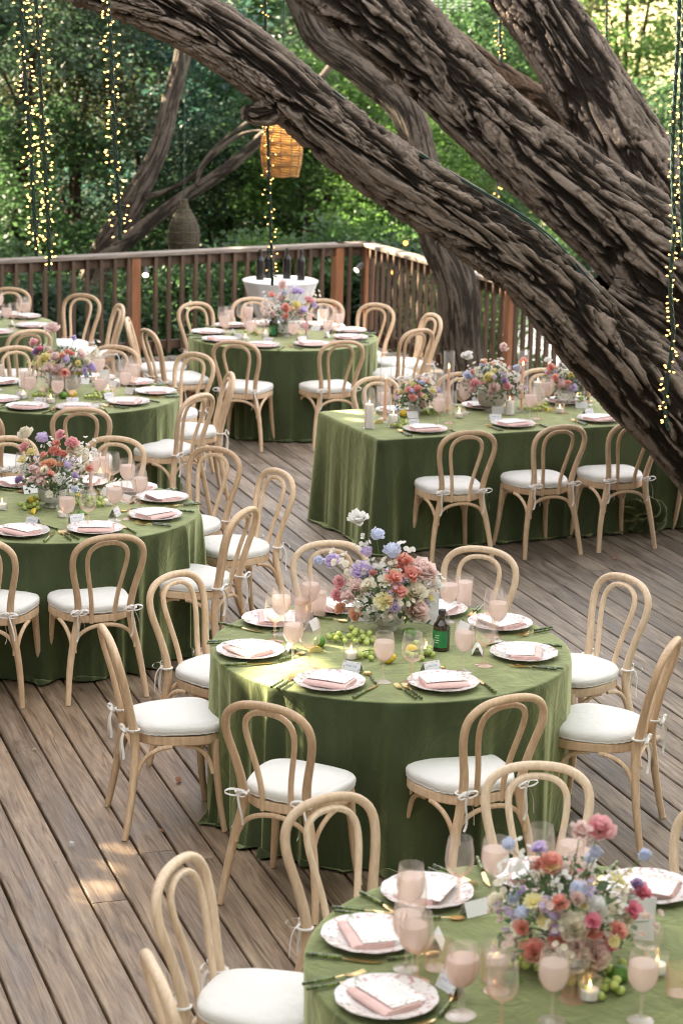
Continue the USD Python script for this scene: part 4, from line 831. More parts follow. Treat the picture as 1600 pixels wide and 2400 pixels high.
PL = dict(A=[(618, 1448), (574, 1527), (770, 1601), (1038, 1601), (1227, 1532), (1218, 1453), (1050, 1405), (775, 1402)],
    C=[(50, 1246), (223, 1240), (363, 1208), (406, 1165), (364, 1131), (208, 1117), (28, 1122)],
    D=[(58, 956), (181, 955), (301, 942), (370, 918), (344, 892), (0, 936), (2, 895), (235, 880)],
    E=[(525, 760), (484, 778), (512, 796), (614, 809), (729, 806), (816, 756), (846, 773), (821, 791), (610, 752), (735, 750)],
    B=[(989, 2088), (866, 2195), (897, 2345), (1530, 2072), (1255, 2040)],
    F=[(74, 740), (89, 764), (5, 783), (8, 736)])
SN = {}
for tab, lst in PL.items():
    SN[tab] = {}; pool = dict(SEATS)
    info = sorted(lst, key=lambda p: 0)
    for p in lst:
        P = on(*p, ZT); d = P[:2] - np.array(TAB[tab]); a = math.degrees(math.atan2(d[1], d[0]))
        s = min(pool, key=lambda q: abs((a - q + 180) % 360 - 180)); pool.pop(s); SN[tab][p] = s
for tab, lst in PL.items():
    for p in lst:
        setting(tab, *p, full=tab != 'F', sp=tab in 'ABC')
for k, u in enumerate((.42, 1.08, 1.74, 2.36)):
    for side in (0, 1):
        v = .20 if side == 0 else GW - .20
        nm = ['first', 'second', 'third', 'fourth'][k]
        setting('G', 0, 0, ang=GA + (PI / 2 if side == 0 else -PI / 2), loc=gp(u + (.10 if side else 0), v), sname='%s seat on the %s side of the long table' % (nm, ('front', 'far')[side]), sp=False)

# ------------------------------------------------------------------ flowers in bowls
def petal(L, Wd, cup, curl, n=4):
    u = np.linspace(0, 1, n); s = np.linspace(-1, 1, 3)
    U, S = np.meshgrid(u, s, indexing='ij'); w = Wd * np.sin(np.clip(U * 1.9 + .35, 0, PI * .86)) 
    x = S * w * .5; y = L * U; z = cup * L * U ** 1.5 + .35 * w * (S ** 2) - curl * L * np.clip(U - .7, 0, 1) ** 1.5
    return np.stack([x, y, z], -1).reshape(-1, 3), grid_faces(n, 3)
def roty(p, tilt, az):
    v, f = p; c, s = math.cos(tilt), math.sin(tilt)
    v = v @ np.array([[1, 0, 0], [0, c, -s], [0, s, c]]).T
    c, s = math.cos(az), math.sin(az); return v @ np.array([[c, -s, 0], [s, c, 0], [0, 0, 1]]).T, f
def bloom(kind, seed):
    r = np.random.default_rng(seed); ms = []
    if kind == 'rose':
        for ring, (n, rad, tl, L) in enumerate([(4, .05, 1.45, .55), (5, .14, 1.25, .7), (6, .26, 1.0, .85), (7, .36, .72, .95), (8, .42, .40, .98)]):
            for k in range(n):
                v, f = roty(petal(L * r.uniform(.85, 1.1), .62 + .1 * ring, .25, .25), tl + r.normal(0, .08), 0); v = v + [0, rad * .55, -.18 * ring]
                ms.append(roty((v, f), 0, k * 2 * PI / n + ring * .7 + r.normal(0, .12)))
    elif kind == 'ruffle':
        for k in range(34):
            v, f = roty(petal(.8 * r.uniform(.7, 1.1), .6, .2, .6), r.uniform(.1, 1.4), 0); v[:, 2] += r.normal(0, .03, len(v)); v = v + [0, .12, r.uniform(-.3, .1)]
            ms.append(roty((v, f), 0, r.uniform(0, 2 * PI)))
    elif kind == 'daisy':
        for k in range(11): ms.append(roty(petal(1.0 * r.uniform(.9, 1.05), .42, .12, .2), .25 + r.normal(0, .1), k * 2 * PI / 11))
        for k in range(8): ms.append(roty(petal(.6, .3, .2, 0), .75, k * 2 * PI / 8 + .2))
        ms.append(sphere((0, 0, .03), .26))
    elif kind == 'puff':
        for k in range(60):
            d = r.normal(size=3); d[2] = abs(d[2]) + .1; d /= np.linalg.norm(d)
            v, f = petal(.46 * r.uniform(.6, 1.2), .30, .3, .5, 3); R_ = look_rot(d + r.normal(0, .35, 3)); v = v @ R_.T + d * .52 * np.array([1, 1, .7]); ms.append((v, f))
        ms.append(sphere((0, 0, -.06), .54))
    elif kind == 'spray':
        for k in range(9):
            c = r.normal(size=3) * [.6, .6, .75]
            for q in range(5):
                v, f = roty(petal(.36, .34, .25, .1, 3), .3, q * 2 * PI / 5); ms.append((v @ look_rot(c + [0, 0, .7]).T + c, f))
    return cat_(ms)
BL = {k: [bloom(k, 10 * i + s) for s in range(3)] for i, k in enumerate(('rose', 'ruffle', 'daisy', 'puff', 'spray'))}
def bowl_obj(name, label, P, r, h, mt, rz=0):
    t = thing(name, label, 'bowl', P, rz)
    obj('bowl', lathe([(.001, .022), (.45 * r, .026), (.85 * r, .35 * h), (r, .72 * h), (.97 * r, h), (.93 * r, h), (.94 * r, .74 * h), (.8 * r, .38 * h), (.001, .25 * h)], 40), mt, t, 50)
    obj('foot', lathe([(.001, 0), (.55 * r, 0), (.55 * r, .004), (.42 * r, .024), (.001, .024)], 32), mt, t, 40)
    return t
def arrangement(label, P, blooms, rx, rz, seed, nfill, nleaf=420, tall=(), spray_cols=('white', 'cream', 'blush', 'lavender')):
    """blooms: (dx, dz, colour, kind, radius) as seen from the front; fillers go all round"""
    r = np.random.default_rng(seed); t = thing('flower_arrangement', label, 'flowers', P)
    tips = []
    def put(p, col, kind, rad):
        d = np.array(p) - [0, 0, -.05]; d = d / np.linalg.norm(d) * .8 + np.array([0, -.55, .5]) + r.normal(0, .15, 3)
        rad = rad * (1.3 if kind != 'spray' else 1.15)
        v, f = BL[kind][r.integers(3)]; a = r.uniform(0, 6.28); c, s = math.cos(a), math.sin(a)
        v = v @ np.array([[c, -s, 0], [s, c, 0], [0, 0, 1]]).T * rad
        obj('bloom', (v @ look_rot(d).T + p, f), 'petal_' + col, t, True); tips.append(np.array(p))
    for dx, dz, col, kind, rad in blooms:
        q = 1 - (dx / rx) ** 2 - ((dz - rz * .35) / rz) ** 2
        put((dx, -math.sqrt(max(q, .02)) * rx * .8 + r.normal(0, .01), dz), col, kind, rad)
    for k in range(nfill):
        a, e = r.uniform(0, 2 * PI), r.uniform(-.25, 1.35); q = r.uniform(.72, 1.05)
        p = (rx * q * math.cos(a) * math.cos(e), rx * q * math.sin(a) * math.cos(e), rz * .3 + rz * q * math.sin(e))
        kind = r.choice(['spray', 'ruffle', 'rose', 'puff', 'daisy'], p=[.5, .15, .15, .1, .1])
        cols = spray_cols if kind == 'spray' else {'ruffle': ('blush', 'coral', 'pink'), 'rose': ('peach', 'blush', 'coral', 'cream'), 'puff': ('lavender', 'lilac_blue'), 'daisy': ('yellow', 'cream')}[kind]
        put(p, r.choice(cols), kind, r.uniform(.016, .026) if kind != 'spray' else r.uniform(.022, .034))
    n = int(nleaf * .75)
    a = r.uniform(0, 2 * PI, n); e = r.uniform(-.5, 1.5, n); q = r.uniform(.35, 1.08, n) ** .7
    c = np.stack([rx * q * np.cos(a) * np.cos(e), rx * q * np.sin(a) * np.cos(e), rz * .25 + rz * q * np.sin(e)], -1)
    v, f = leaves(n, .030, seed + 3, flat=.8); k = np.repeat(np.arange(n), 4)
    cen = v.reshape(n, 4, 3).mean(1); v = v - cen[k] + c[k]
    obj('foliage', (v, f), 'bouquet_leaf', t, False, kind='stuff')
    ms = [tube(spline([(0, 0, -.03), (p[0] * .35, p[1] * .35, p[2] * .35), tuple(p * .97)], 6), .0016, 4, False) for p in tips]
    obj('stems', cat_(ms), 'stem_green', t, True, kind='stuff')
    for dx, dz, lean in tall:   # bare upright stems with buds
        pass
    return t
def from_px(lst, cx, cy, s):
    return [((x - cx) / s, -(y - cy) / s, col, kind, rad / s) for x, y, col, kind, rad in lst]
fa = on(905, 1475, ZT)
bowl_obj('flower_bowl', 'pale ceramic bowl hidden among glasses in the middle of the centre table', (fa[0], fa[1], ZT + .001), .085, .10, 'ceramic_white')
LA = [(838, 1232, 'white', 'ruffle', 22), (875, 1258, 'lilac_blue', 'puff', 16), (912, 1295, 'lilac_blue', 'puff', 20), (858, 1297, 'lavender', 'puff', 14), (848, 1276, 'white', 'spray', 14), (845, 1337, 'lavender', 'rose', 21), (782, 1320, 'lavender', 'rose', 15), (815, 1320, 'cream', 'spray', 24), (755, 1318, 'lilac_blue', 'puff', 12),
    (935, 1322, 'coral', 'ruffle', 20), (915, 1345, 'coral', 'ruffle', 18), (952, 1345, 'coral', 'ruffle', 20), (925, 1370, 'coral', 'ruffle', 17), (975, 1330, 'blush', 'rose', 26), (992, 1345, 'blush', 'ruffle', 16), (893, 1388, 'yellow', 'daisy', 18), (897, 1352, 'cream', 'daisy', 16), (962, 1372, 'cream', 'rose', 19), (966, 1408, 'blush', 'rose', 24), (805, 1368, 'pink', 'ruffle', 17), (800, 1395, 'pink', 'ruffle', 17), (820, 1392, 'blush', 'ruffle', 16),
    (802, 1420, 'peach', 'rose', 12), (862, 1362, 'cream', 'ruffle', 17), (838, 1365, 'blush', 'rose', 17), (880, 1330, 'white', 'spray', 20), (940, 1292, 'white', 'spray', 18), (918, 1400, 'lavender', 'ruffle', 13), (870, 1425, 'white', 'rose', 13), (940, 1390, 'cream', 'spray', 16), (850, 1395, 'white', 'spray', 18), (1010, 1365, 'white', 'spray', 18), (905, 1320, 'cream', 'spray', 15)]
arrangement('loose pastel bouquet with a tall white bloom in the middle of the centre round table', (fa[0], fa[1], ZT + .09), from_px(LA, 903, 1428, 1000 * .47), .205, .16, 1, 34, 620)
fb = on(1318, 2262, ZT)
bowl_obj('flower_bowl', 'white footed bowl under the blurred bouquet of the nearest table', (fb[0], fb[1], ZT + .001), .075, .105, 'ceramic_white')
LB = [(1150, 485, 'pink', 'rose', 48), (1065, 515, 'blush', 'ruffle', 50), (900, 590, 'lavender', 'ruffle', 34), (950, 640, 'coral', 'rose', 42), (893, 655, 'coral', 'rose', 24), (975, 745, 'coral', 'rose', 30), (1050, 715, 'lilac_blue', 'puff', 44), (875, 770, 'yellow', 'daisy', 36), (830, 815, 'lilac_blue', 'puff', 32), (925, 840, 'yellow', 'daisy', 34), (830, 880, 'coral', 'rose', 27), (1040, 840, 'cream', 'rose', 50), (1110, 820, 'hot_pink', 'ruffle', 36), (1135, 770, 'white', 'rose', 36), (1125, 880, 'hot_pink', 'ruffle', 34),
    (1310, 740, 'violet', 'ruffle', 28), (1330, 785, 'hot_pink', 'ruffle', 42), (1285, 825, 'hot_pink', 'ruffle', 40), (1220, 875, 'coral', 'ruffle', 40), (970, 915, 'coral', 'rose', 34), (875, 955, 'coral', 'rose', 42), (1055, 935, 'blush', 'ruffle', 52), (1140, 960, 'blush', 'rose', 52), (1130, 1025, 'blush', 'ruffle', 46), (1185, 945, 'hot_pink', 'ruffle', 36), (780, 570, 'lilac_blue', 'puff', 30), (1140, 600, 'lilac_blue', 'puff', 30), (1340, 605, 'lilac_blue', 'puff', 32), (800, 680, 'white', 'spray', 50), (760, 760, 'cream', 'spray', 46), (1190, 850, 'white', 'spray', 40), (1380, 890, 'blush', 'spray', 46), (1000, 690, 'white', 'spray', 44), (960, 855, 'violet', 'ruffle', 26), (850, 620, 'white', 'spray', 44), (1230, 760, 'cream', 'spray', 44), (1250, 700, 'yellow', 'spray', 34)]
arrangement('big blurred bouquet of pink and coral blooms on the nearest round table', (fb[0], fb[1], ZT + .095), from_px(LB, 1025, 985, 1.96 * 715), .215, .18, 2, 44, 640)
fc = on(122, 1187, ZT)
bowl_obj('flower_bowl', 'pale ceramic bowl under the coral bouquet of the near left table', (fc[0], fc[1], ZT + .001), .08, .10, 'ceramic_white')
LC = [(212, 140, 'cream', 'rose', 46), (350, 165, 'lavender', 'puff', 46), (470, 155, 'pink', 'ruffle', 40), (548, 195, 'pink', 'rose', 40), (570, 255, 'cream', 'rose', 54), (425, 265, 'coral', 'rose', 38), (485, 285, 'coral', 'rose', 26), (415, 325, 'peach', 'rose', 34), (368, 335, 'peach', 'rose', 30), (395, 380, 'coral', 'rose', 27), (665, 385, 'coral', 'ruffle', 36), (520, 345, 'lavender', 'puff', 30), (350, 400, 'blush', 'rose', 40), (350, 460, 'blush', 'ruffle', 46), (200, 345, 'yellow', 'daisy', 34), (260, 285, 'yellow', 'daisy', 34), (215, 255, 'pink', 'ruffle', 40), (650, 230, 'white', 'spray', 48), (700, 285, 'white', 'spray', 40), (580, 425, 'lavender', 'ruffle', 30), (450, 450, 'white', 'spray', 36), (480, 415, 'white', 'spray', 36), (290, 380, 'blush', 'ruffle', 36), (640, 330, 'cream', 'spray', 40), (380, 215, 'white', 'spray', 36), (440, 215, 'coral', 'ruffle', 30), (170, 400, 'white', 'spray', 40), (180, 460, 'violet', 'rose', 26)]
arrangement('coral and cream bouquet with one tall white bloom on the near left table', (fc[0], fc[1], ZT + .09), from_px(LC, 400, 560, 3.267 * 390), .205, .16, 3, 30, 520)
fd = on(150, 922, ZT)
bowl_obj('flower_bowl', 'wide footed cream bowl under the yellow and blush bouquet of the second table', (fd[0], fd[1], ZT + .001), .125, .125, 'ceramic')
LD = [(495, 575, 'blush', 'rose', 56), (325, 730, 'pink', 'ruffle', 44), (345, 820, 'violet', 'ruffle', 50), (380, 790, 'hot_pink', 'ruffle', 34), (430, 840, 'yellow', 'rose', 46), (360, 890, 'yellow', 'spray', 50), (540, 840, 'blush', 'ruffle', 54), (600, 820, 'peach', 'ruffle', 36), (640, 780, 'coral', 'rose', 24), (680, 795, 'coral', 'rose', 24), (480, 820, 'yellow', 'spray', 30), (560, 940, 'blush', 'rose', 56), (630, 960, 'coral', 'ruffle', 50), (480, 930, 'blush', 'ruffle', 50), (640, 840, 'lavender', 'puff', 40), (750, 955, 'yellow', 'rose', 32), (745, 870, 'yellow', 'rose', 22), (850, 920, 'lavender', 'rose', 44), (800, 950, 'lavender', 'ruffle', 36), (760, 820, 'blush', 'ruffle', 44), (890, 770, 'cream', 'spray', 56), (690, 670, 'lavender', 'puff', 30), (440, 770, 'blush', 'spray', 40), (880, 850, 'cream', 'spray', 40), (500, 890, 'yellow', 'spray', 40)]
arrangement('wide bouquet of blush, yellow and lavender blooms on the second left table', (fd[0], fd[1], ZT + .115), from_px(LD, 590, 1045, 3.92 * 328), .24, .17, 4, 18, 520)
fe = on(668, 787, ZT)
bowl_obj('flower_bowl', 'small pale bowl under the pink bouquet of the back table', (fe[0], fe[1], ZT + .001), .085, .10, 'ceramic_white')
LE = [(1065, 370, 'coral', 'ruffle', 50), (1055, 430, 'coral', 'rose', 24), (930, 270, 'coral', 'ruffle', 36), (1030, 180, 'blush', 'ruffle', 50), (1010, 300, 'blush', 'ruffle', 50), (1130, 235, 'lavender', 'ruffle', 46), (1180, 240, 'lavender', 'ruffle', 36), (1160, 345, 'yellow', 'rose', 40), (1080, 300, 'cream', 'spray', 46), (1260, 320, 'pink', 'ruffle', 44), (1210, 395, 'lavender', 'ruffle', 44), (1310, 350, 'lavender', 'puff', 30), (880, 370, 'blush', 'spray', 50), (970, 360, 'white', 'spray', 46), (1300, 260, 'cream', 'spray', 44), (940, 420, 'blush', 'ruffle', 36), (1100, 200, 'white', 'spray', 50), (1040, 245, 'lilac_blue', 'puff', 28), (870, 290, 'white', 'spray', 40), (1230, 450, 'blush', 'spray', 50), (1220, 540, 'pink', 'ruffle', 40)]
arrangement('bouquet with bright coral blooms on the back round table before the bottles', (fe[0], fe[1], ZT + .09), from_px(LE, 1050, 545, 3.92 * 276), .22, .17, 5, 16, 420)
for lab, bl, (px, py), rb, hb, mt, rx, rz, sd, nf, cols in [
    ('left and smallest of the three bouquets on the long table, coral and lilac', 'small round pale bowl under the leftmost bouquet of the long table', (975, 972), .058, .085, 'ceramic_white', .14, .12, 6, 12, [(-.05, .13, 'coral', 'ruffle', .036), (.0, .15, 'coral', 'rose', .03), (-.03, .09, 'coral', 'ruffle', .035), (.03, .18, 'lilac_blue', 'puff', .026), (.09, .13, 'yellow', 'daisy', .03), (.12, .12, 'lavender', 'ruffle', .03), (.04, .05, 'blush', 'rose', .026), (-.10, .12, 'yellow', 'rose', .02), (-.12, .11, 'blush', 'ruffle', .026), (.07, .2, 'white', 'spray', .04), (-.06, .2, 'white', 'spray', .036), (.02, .11, 'pink', 'rose', .024)]),
    ('biggest and middle bouquet of the long table, in the large footed bowl', 'large footed stone coloured bowl holding the middle bouquet of the long table', (1151, 962), .105, .135, 'ceramic', .22, .15, 7, 24, [(-.16, .27, 'white', 'ruffle', .05), (-.15, .15, 'lilac_blue', 'ruffle', .045), (-.03, .16, 'yellow', 'rose', .042), (-.13, .18, 'coral', 'ruffle', .026), (-.12, .12, 'pink', 'rose', .036), (.06, .14, 'violet', 'ruffle', .03), (.0, .10, 'blush', 'rose', .04), (.08, .11, 'pink', 'rose', .03), (.15, .20, 'lilac_blue', 'puff', .04), (.18, .24, 'coral', 'ruffle', .04), (-.08, .2, 'cream', 'spray', .05), (.02, .22, 'white', 'spray', .05), (.12, .16, 'white', 'spray', .05), (-.06, .24, 'peach', 'ruffle', .03), (-.2, .1, 'cream', 'spray', .04), (.05, .2, 'cream', 'ruffle', .03), (.06, .33, 'blush', 'ruffle', .045), (-.02, .06, 'blush', 'ruffle', .03)]),
    ('right bouquet of the long table, partly behind the big trunk', 'pale bowl under the right bouquet of the long table beside the trunk', (1325, 948), .075, .095, 'ceramic_white', .17, .14, 8, 16, [(-.10, .2, 'coral', 'ruffle', .04), (-.08, .14, 'coral', 'ruffle', .042), (-.03, .1, 'blush', 'rose', .045), (.02, .17, 'yellow', 'rose', .034), (.03, .09, 'lavender', 'ruffle', .034), (.12, .13, 'pink', 'rose', .034), (.09, .18, 'lavender', 'ruffle', .03), (-.02, .22, 'white', 'spray', .05), (.05, .23, 'white', 'spray', .04), (.12, .08, 'blush', 'rose', .03), (-.12, .25, 'white', 'ruffle', .036)])]:
    p = on(px, py, ZT)
    bowl_obj('flower_bowl', bl, (p[0], p[1], ZT + .001), rb, hb, mt)
    arrangement(lab, (p[0], p[1], ZT + hb - .01), [(a * 1.15, b * 1.05 - .03, c, d, e * .85) for a, b, c, d, e in cols], rx * 1.12, rz * 1.08, sd, nf + 8, 560)

# ------------------------------------------------------------------ candles, fruit, bottles
def put_px(clsp, name, label, cat, px, py, group=None, rz=None, scale=None):
    p = on(px, py, ZT); return copy(clsp, name, words(label), cat, (p[0], p[1], ZT + .0015), rz if rz is not None else hash01(px, py) * 6, group, scale)
VG = 'votive candles in ribbed glasses'
for px, py, lab in [(822, 1546, 'lit votive left of the front goblets on the centre table'), (998, 1536, 'lit votive left of the brown bottle on the centre table'), (718, 1450, 'lit votive behind the left goblets of the centre table'), (785, 1432, 'lit votive left of the bouquet on the centre table'),
    (1160, 2265, 'lit votive before the stacked glasses on the nearest table'), (1380, 2345, 'lit votive between the two frontmost goblets of the nearest table'), (1538, 2285, 'lit votive at the right edge of the nearest table'),
    (147, 1213, 'lit votive before the bouquet on the near left table'), (254, 1185, 'lit votive right of the grapes on the near left table'), (5, 1195, 'lit votive at the left edge of the near left table'), (235, 1120, 'glowing votive behind the goblets of the near left table'),
    (119, 945, 'lit votive in front of the second table bouquet'), (253, 922, 'lit votive right of the second table bouquet'), (55, 935, 'lit votive left of the grapes on the second table'), (225, 905, 'lit votive behind the goblets of the second table'),
    (622, 790, 'lit votive left of the back table bouquet'), (575, 800, 'lit votive by the front left plates of the back table'), (605, 765, 'lit votive behind the goblets of the back table'), (745, 770, 'lit votive right of the back table bouquet'),
    (1075, 980, 'lit votive before the middle bowl on the long table'), (1311, 968, 'lit votive right of the lemons on the long table'), (1013, 965, 'lit votive right of the leftmost bouquet on the long table'), (1352, 938, 'lit votive at the right bouquet of the long table')]:
    put_px(VOTIVE, 'votive_candle', lab, 'candle', px, py, VG)
for px, py, lab in [(709, 1462, 'tall ribbed tumbler of pink drink at left of the centre table'), (745, 1445, 'second tall pink tumbler behind the left goblets of the centre table'), (1086, 1420, 'tall pink tumbler behind the brown bottle on the centre table'), (240, 1118, 'tall pink tumbler right of the coral bouquet, near left table'), (305, 900, 'tall pink tumbler at the right rear of the second table'), (60, 910, 'tall pink tumbler at the left rear of the second table'), (580, 770, 'tall pink tumbler at the left rear of the back table'), (755, 765, 'tall pink tumbler at the right rear of the back table'), (1030, 965, 'tall pink tumbler left of the middle bowl, long table'), (1360, 2075, 'tall tumbler of pale drink behind the bouquet of the nearest table')]:
    put_px(TUMB, 'tall_tumbler', lab, 'tumbler', px, py, 'tall tumblers of pink drink')
for k, (px, py, lab) in enumerate([(1158, 2300, 'empty low tumbler before the votive on the nearest table'), (1022, 2270, 'empty low tumbler behind the goblet of the nearest table'), (1590, 2330, 'empty low tumbler at the right edge of the nearest table'), (1345, 2330, 'empty low tumbler behind the front votive on the nearest table')]):
    put_px(LOWT, 'low_tumbler', lab, 'tumbler', px, py, 'low tumblers on the nearest table')
for px, py, lab in [(1075, 2385, 'goblet of pink drink in front of the low tumbler, nearest table'), (1292, 2395, 'left of the two frontmost pink goblets, nearest table'), (1500, 2395, 'right of the two frontmost pink goblets, nearest table'), (965, 2300, 'goblet of pink drink right of the middle plate, nearest table')]:
    put_px(GOBLET, 'water_goblet', lab, 'goblet', px, py, 'pink goblets on the tables')
for px, py, lab in [(1340, 2345, 'shallow coupe standing in front of the white bowl, nearest table'), (1163, 2325, 'shallow coupe behind the front votive at left, nearest table'), (1510, 2290, 'shallow amber coupe right of the bouquet, nearest table'), (1320, 968, 'low coupe by the lemon half on the long table')]:
    put_px(COUPE, 'coupe_glass', lab, 'coupe glass', px, py, 'coupe glasses')
# pillar and taper candles of the long table
def pillar(px, py, h, r, wax, label, hurricane=None):
    p = on(px, py, ZT); t = thing('pillar_candle', words(label), 'candle', (p[0], p[1], ZT + .002))
    obj('wax', lathe([(.001, .004), (r, .004), (r, h - .003), (r - .003, h), (r * .8, h - .004), (.001, h - .008)], 28), wax, t, 40)
    obj('wick', tube([(0, 0, h - .01), (.001, 0, h + .006)], .0012, 5), 'metal_dark', t)
    obj('flame', xf(flame, (0, 0, h + .002)), 'flame', t, 60)
    if hurricane: obj('glass', lathe([(.001, 0), (r + .012, 0), (r + .012, .003), (r + .012, hurricane)], 36), 'glass_clear', t, 50)
pillar(864, 1004, .165, .030, 'wax_white', 'tall white pillar candle at the left end of the long table', .2)
pillar(921, 1001, .085, .029, 'wax_white', 'short white pillar candle at the front left of the long table', .11)
pillar(1193, 972, .10, .03, 'wax_white', 'white pillar candle right of the large bowl on the long table', .13)
pillar(1258, 950, .17, .03, 'wax_white', 'tall white pillar candle behind the pink goblet of the long table', .21)
def taper(px, py, h, glass_h, label, wax='wax_peach', gr=.038):
    p = on(px, py, ZT); t = thing('taper_candle', words(label), 'candle', (p[0], p[1], ZT + .002))
    obj('wax', tube([(0, 0, .012), (0, 0, h)], [.0115, .0085], 12), wax, t, 50); obj('holder', lathe([(.001, 0), (.032, 0), (.032, .004), (.014, .008), (.014, .03), (.001, .03)], 24), 'glass_clear', t, 40)
    obj('flame', xf(flame, (0, 0, h + .001), s=1.25), 'flame', t, 60); obj('glass_chimney', lathe([(gr, .003), (gr, glass_h)], 36), 'glass_clear', t, 60)
taper(901, 990, .30, .45, 'peach taper in a glass chimney, left end of the long table')
taper(1048, 970, .32, .44, 'peach taper in a glass chimney between the left and middle bouquets')
taper(1221, 966, .33, .44, 'peach taper in a glass chimney right of the middle bouquet')
taper(1378, 950, .28, .40, 'peach taper candle beside the right bouquet near the trunk')
taper(213, 1160, .20, .02, 'short pink taper right of the bouquet on the near left table', 'wax_pink', .012)
taper(718, 790, .16, .02, 'short pink taper right of the bouquet on the back table', 'wax_pink', .012)
gs = np.array(trimesh.creation.icosphere(2, 1.0).vertices), np.array(trimesh.creation.icosphere(2, 1.0).faces)
def grapes_class(name, n, seed, L):
    C = proto(name); r = np.random.default_rng(seed); pts = []
    for _ in range(4000):
        if len(pts) >= n: break
        q = np.array([r.uniform(-L, L), r.normal(0, .026), .0105 + abs(r.normal(0, .014))]); q[1] *= 1 - .6 * abs(q[0]) / L
        if all(np.linalg.norm(q - o) > .0185 for o in pts): pts.append(q)
    for q in pts: obj('grape', ((gs[0] * [.0105, .0105, .0115]) @ look_rot(r.normal(size=3)).T + q, gs[1]), 'grape', C, True)
    obj('stalk', tube(spline([(-L, 0, .02), (0, .005, .03), (L * .8, 0, .035), (L * 1.1, .01, .05)], 8), .0018, 5), 'stem_green', C, True)
    return C
G1, G2 = grapes_class('grape_bunch', 26, 3, .085), grapes_class('small_grape_bunch', 12, 6, .045)
for i, (px, py, big, lab) in enumerate([(822, 1505, 1, 'green grapes under the bouquet at left, centre table'), (868, 1545, 0, 'few green grapes beside the front lemon, centre table'), (985, 1545, 0, 'few green grapes left of the brown bottle, centre table'), (1250, 2262, 1, 'green grapes left of the white bowl on the nearest table'), (1395, 2300, 1, 'green grapes right of the white bowl on the nearest table'), (1410, 2335, 0, 'few loose grapes before the limes on the nearest table'),
    (200, 1187, 1, 'large bunch of green grapes right of the near left bouquet'), (70, 1195, 0, 'few green grapes beside the lemon, near left table'), (114, 930, 1, 'green grapes left of the cream bowl, second left table'), (235, 934, 1, 'green grapes right of the cream bowl, second left table'), (675, 785, 1, 'green grapes before the bouquet on the back table'), (590, 785, 0, 'pale grapes left of the bouquet on the back table'), (962, 965, 1, 'green grapes left of the small bowl on the long table'), (1010, 972, 0, 'few grapes right of the small bowl on the long table'), (1250, 962, 1, 'green grapes before the pink goblet on the long table'), (1350, 945, 0, 'green grapes beside the right bowl of the long table'), (938, 1003, 0, 'loose grapes by the short candle on the long table')]):
    put_px(G1 if big else G2, 'grape_bunch', lab, 'grapes', px, py, 'bunches of green grapes', rz=hash01(px, py) * 1.2 - .6, scale=1.25)
def citrus(kind):
    s = trimesh.creation.icosphere(3, 1.0); v = np.array(s.vertices); x = np.abs(v[:, 0])
    v = v * np.array([.036, .028, .028]) * (1 + .012 * (meshkit.noise(v * 9) - .5))[:, None]
    v[:, 0] *= 1 + .18 * np.clip(x - .8, 0, 1) * 3 * (1 if kind == 'lemon' else .4); return v + [0, 0, .028], np.array(s.faces)
LEMON = cls('lemon', [('fruit', citrus('lemon'), 'lemon', True, None)]); LIME = cls('lime', [('fruit', citrus('lime'), 'lime', True, None)])
def wedge(skin, flesh):
    t = np.linspace(0, PI * .5, 7) + .25; a = np.linspace(-1, 1, 9); r = .028
    A_, T_ = np.meshgrid(a, t, indexing='ij'); w = r * np.sqrt(1 - A_ ** 2 * .98)
    v = np.stack([A_ * .035, w * np.cos(T_), w * np.sin(T_)], -1).reshape(-1, 3); f = grid_faces(9, 7)
    ax = np.stack([a * .035, a * 0, a * 0], -1); e0 = v.reshape(9, 7, 3)[:, 0] * .97; e1 = v.reshape(9, 7, 3)[:, -1] * .97
    v2 = np.vstack([ax, e0, e1]); i = np.arange(8)
    f2 = tri(np.vstack([np.stack([i, i + 1, i + 10, i + 9], -1), np.stack([i, i + 1, i + 19, i + 18], -1)]))
    return v, f, v2, f2
v, f, v2, f2 = wedge(0, 0)
WL = cls('lemon_wedge', [('peel', (v, f), 'lemon', True, None), ('flesh', (v2, f2), 'lemon_flesh', False, None)]); WG = cls('lime_wedge', [('peel', (v, f), 'lime', True, None), ('flesh', (v2, f2), 'lime_flesh', False, None)])
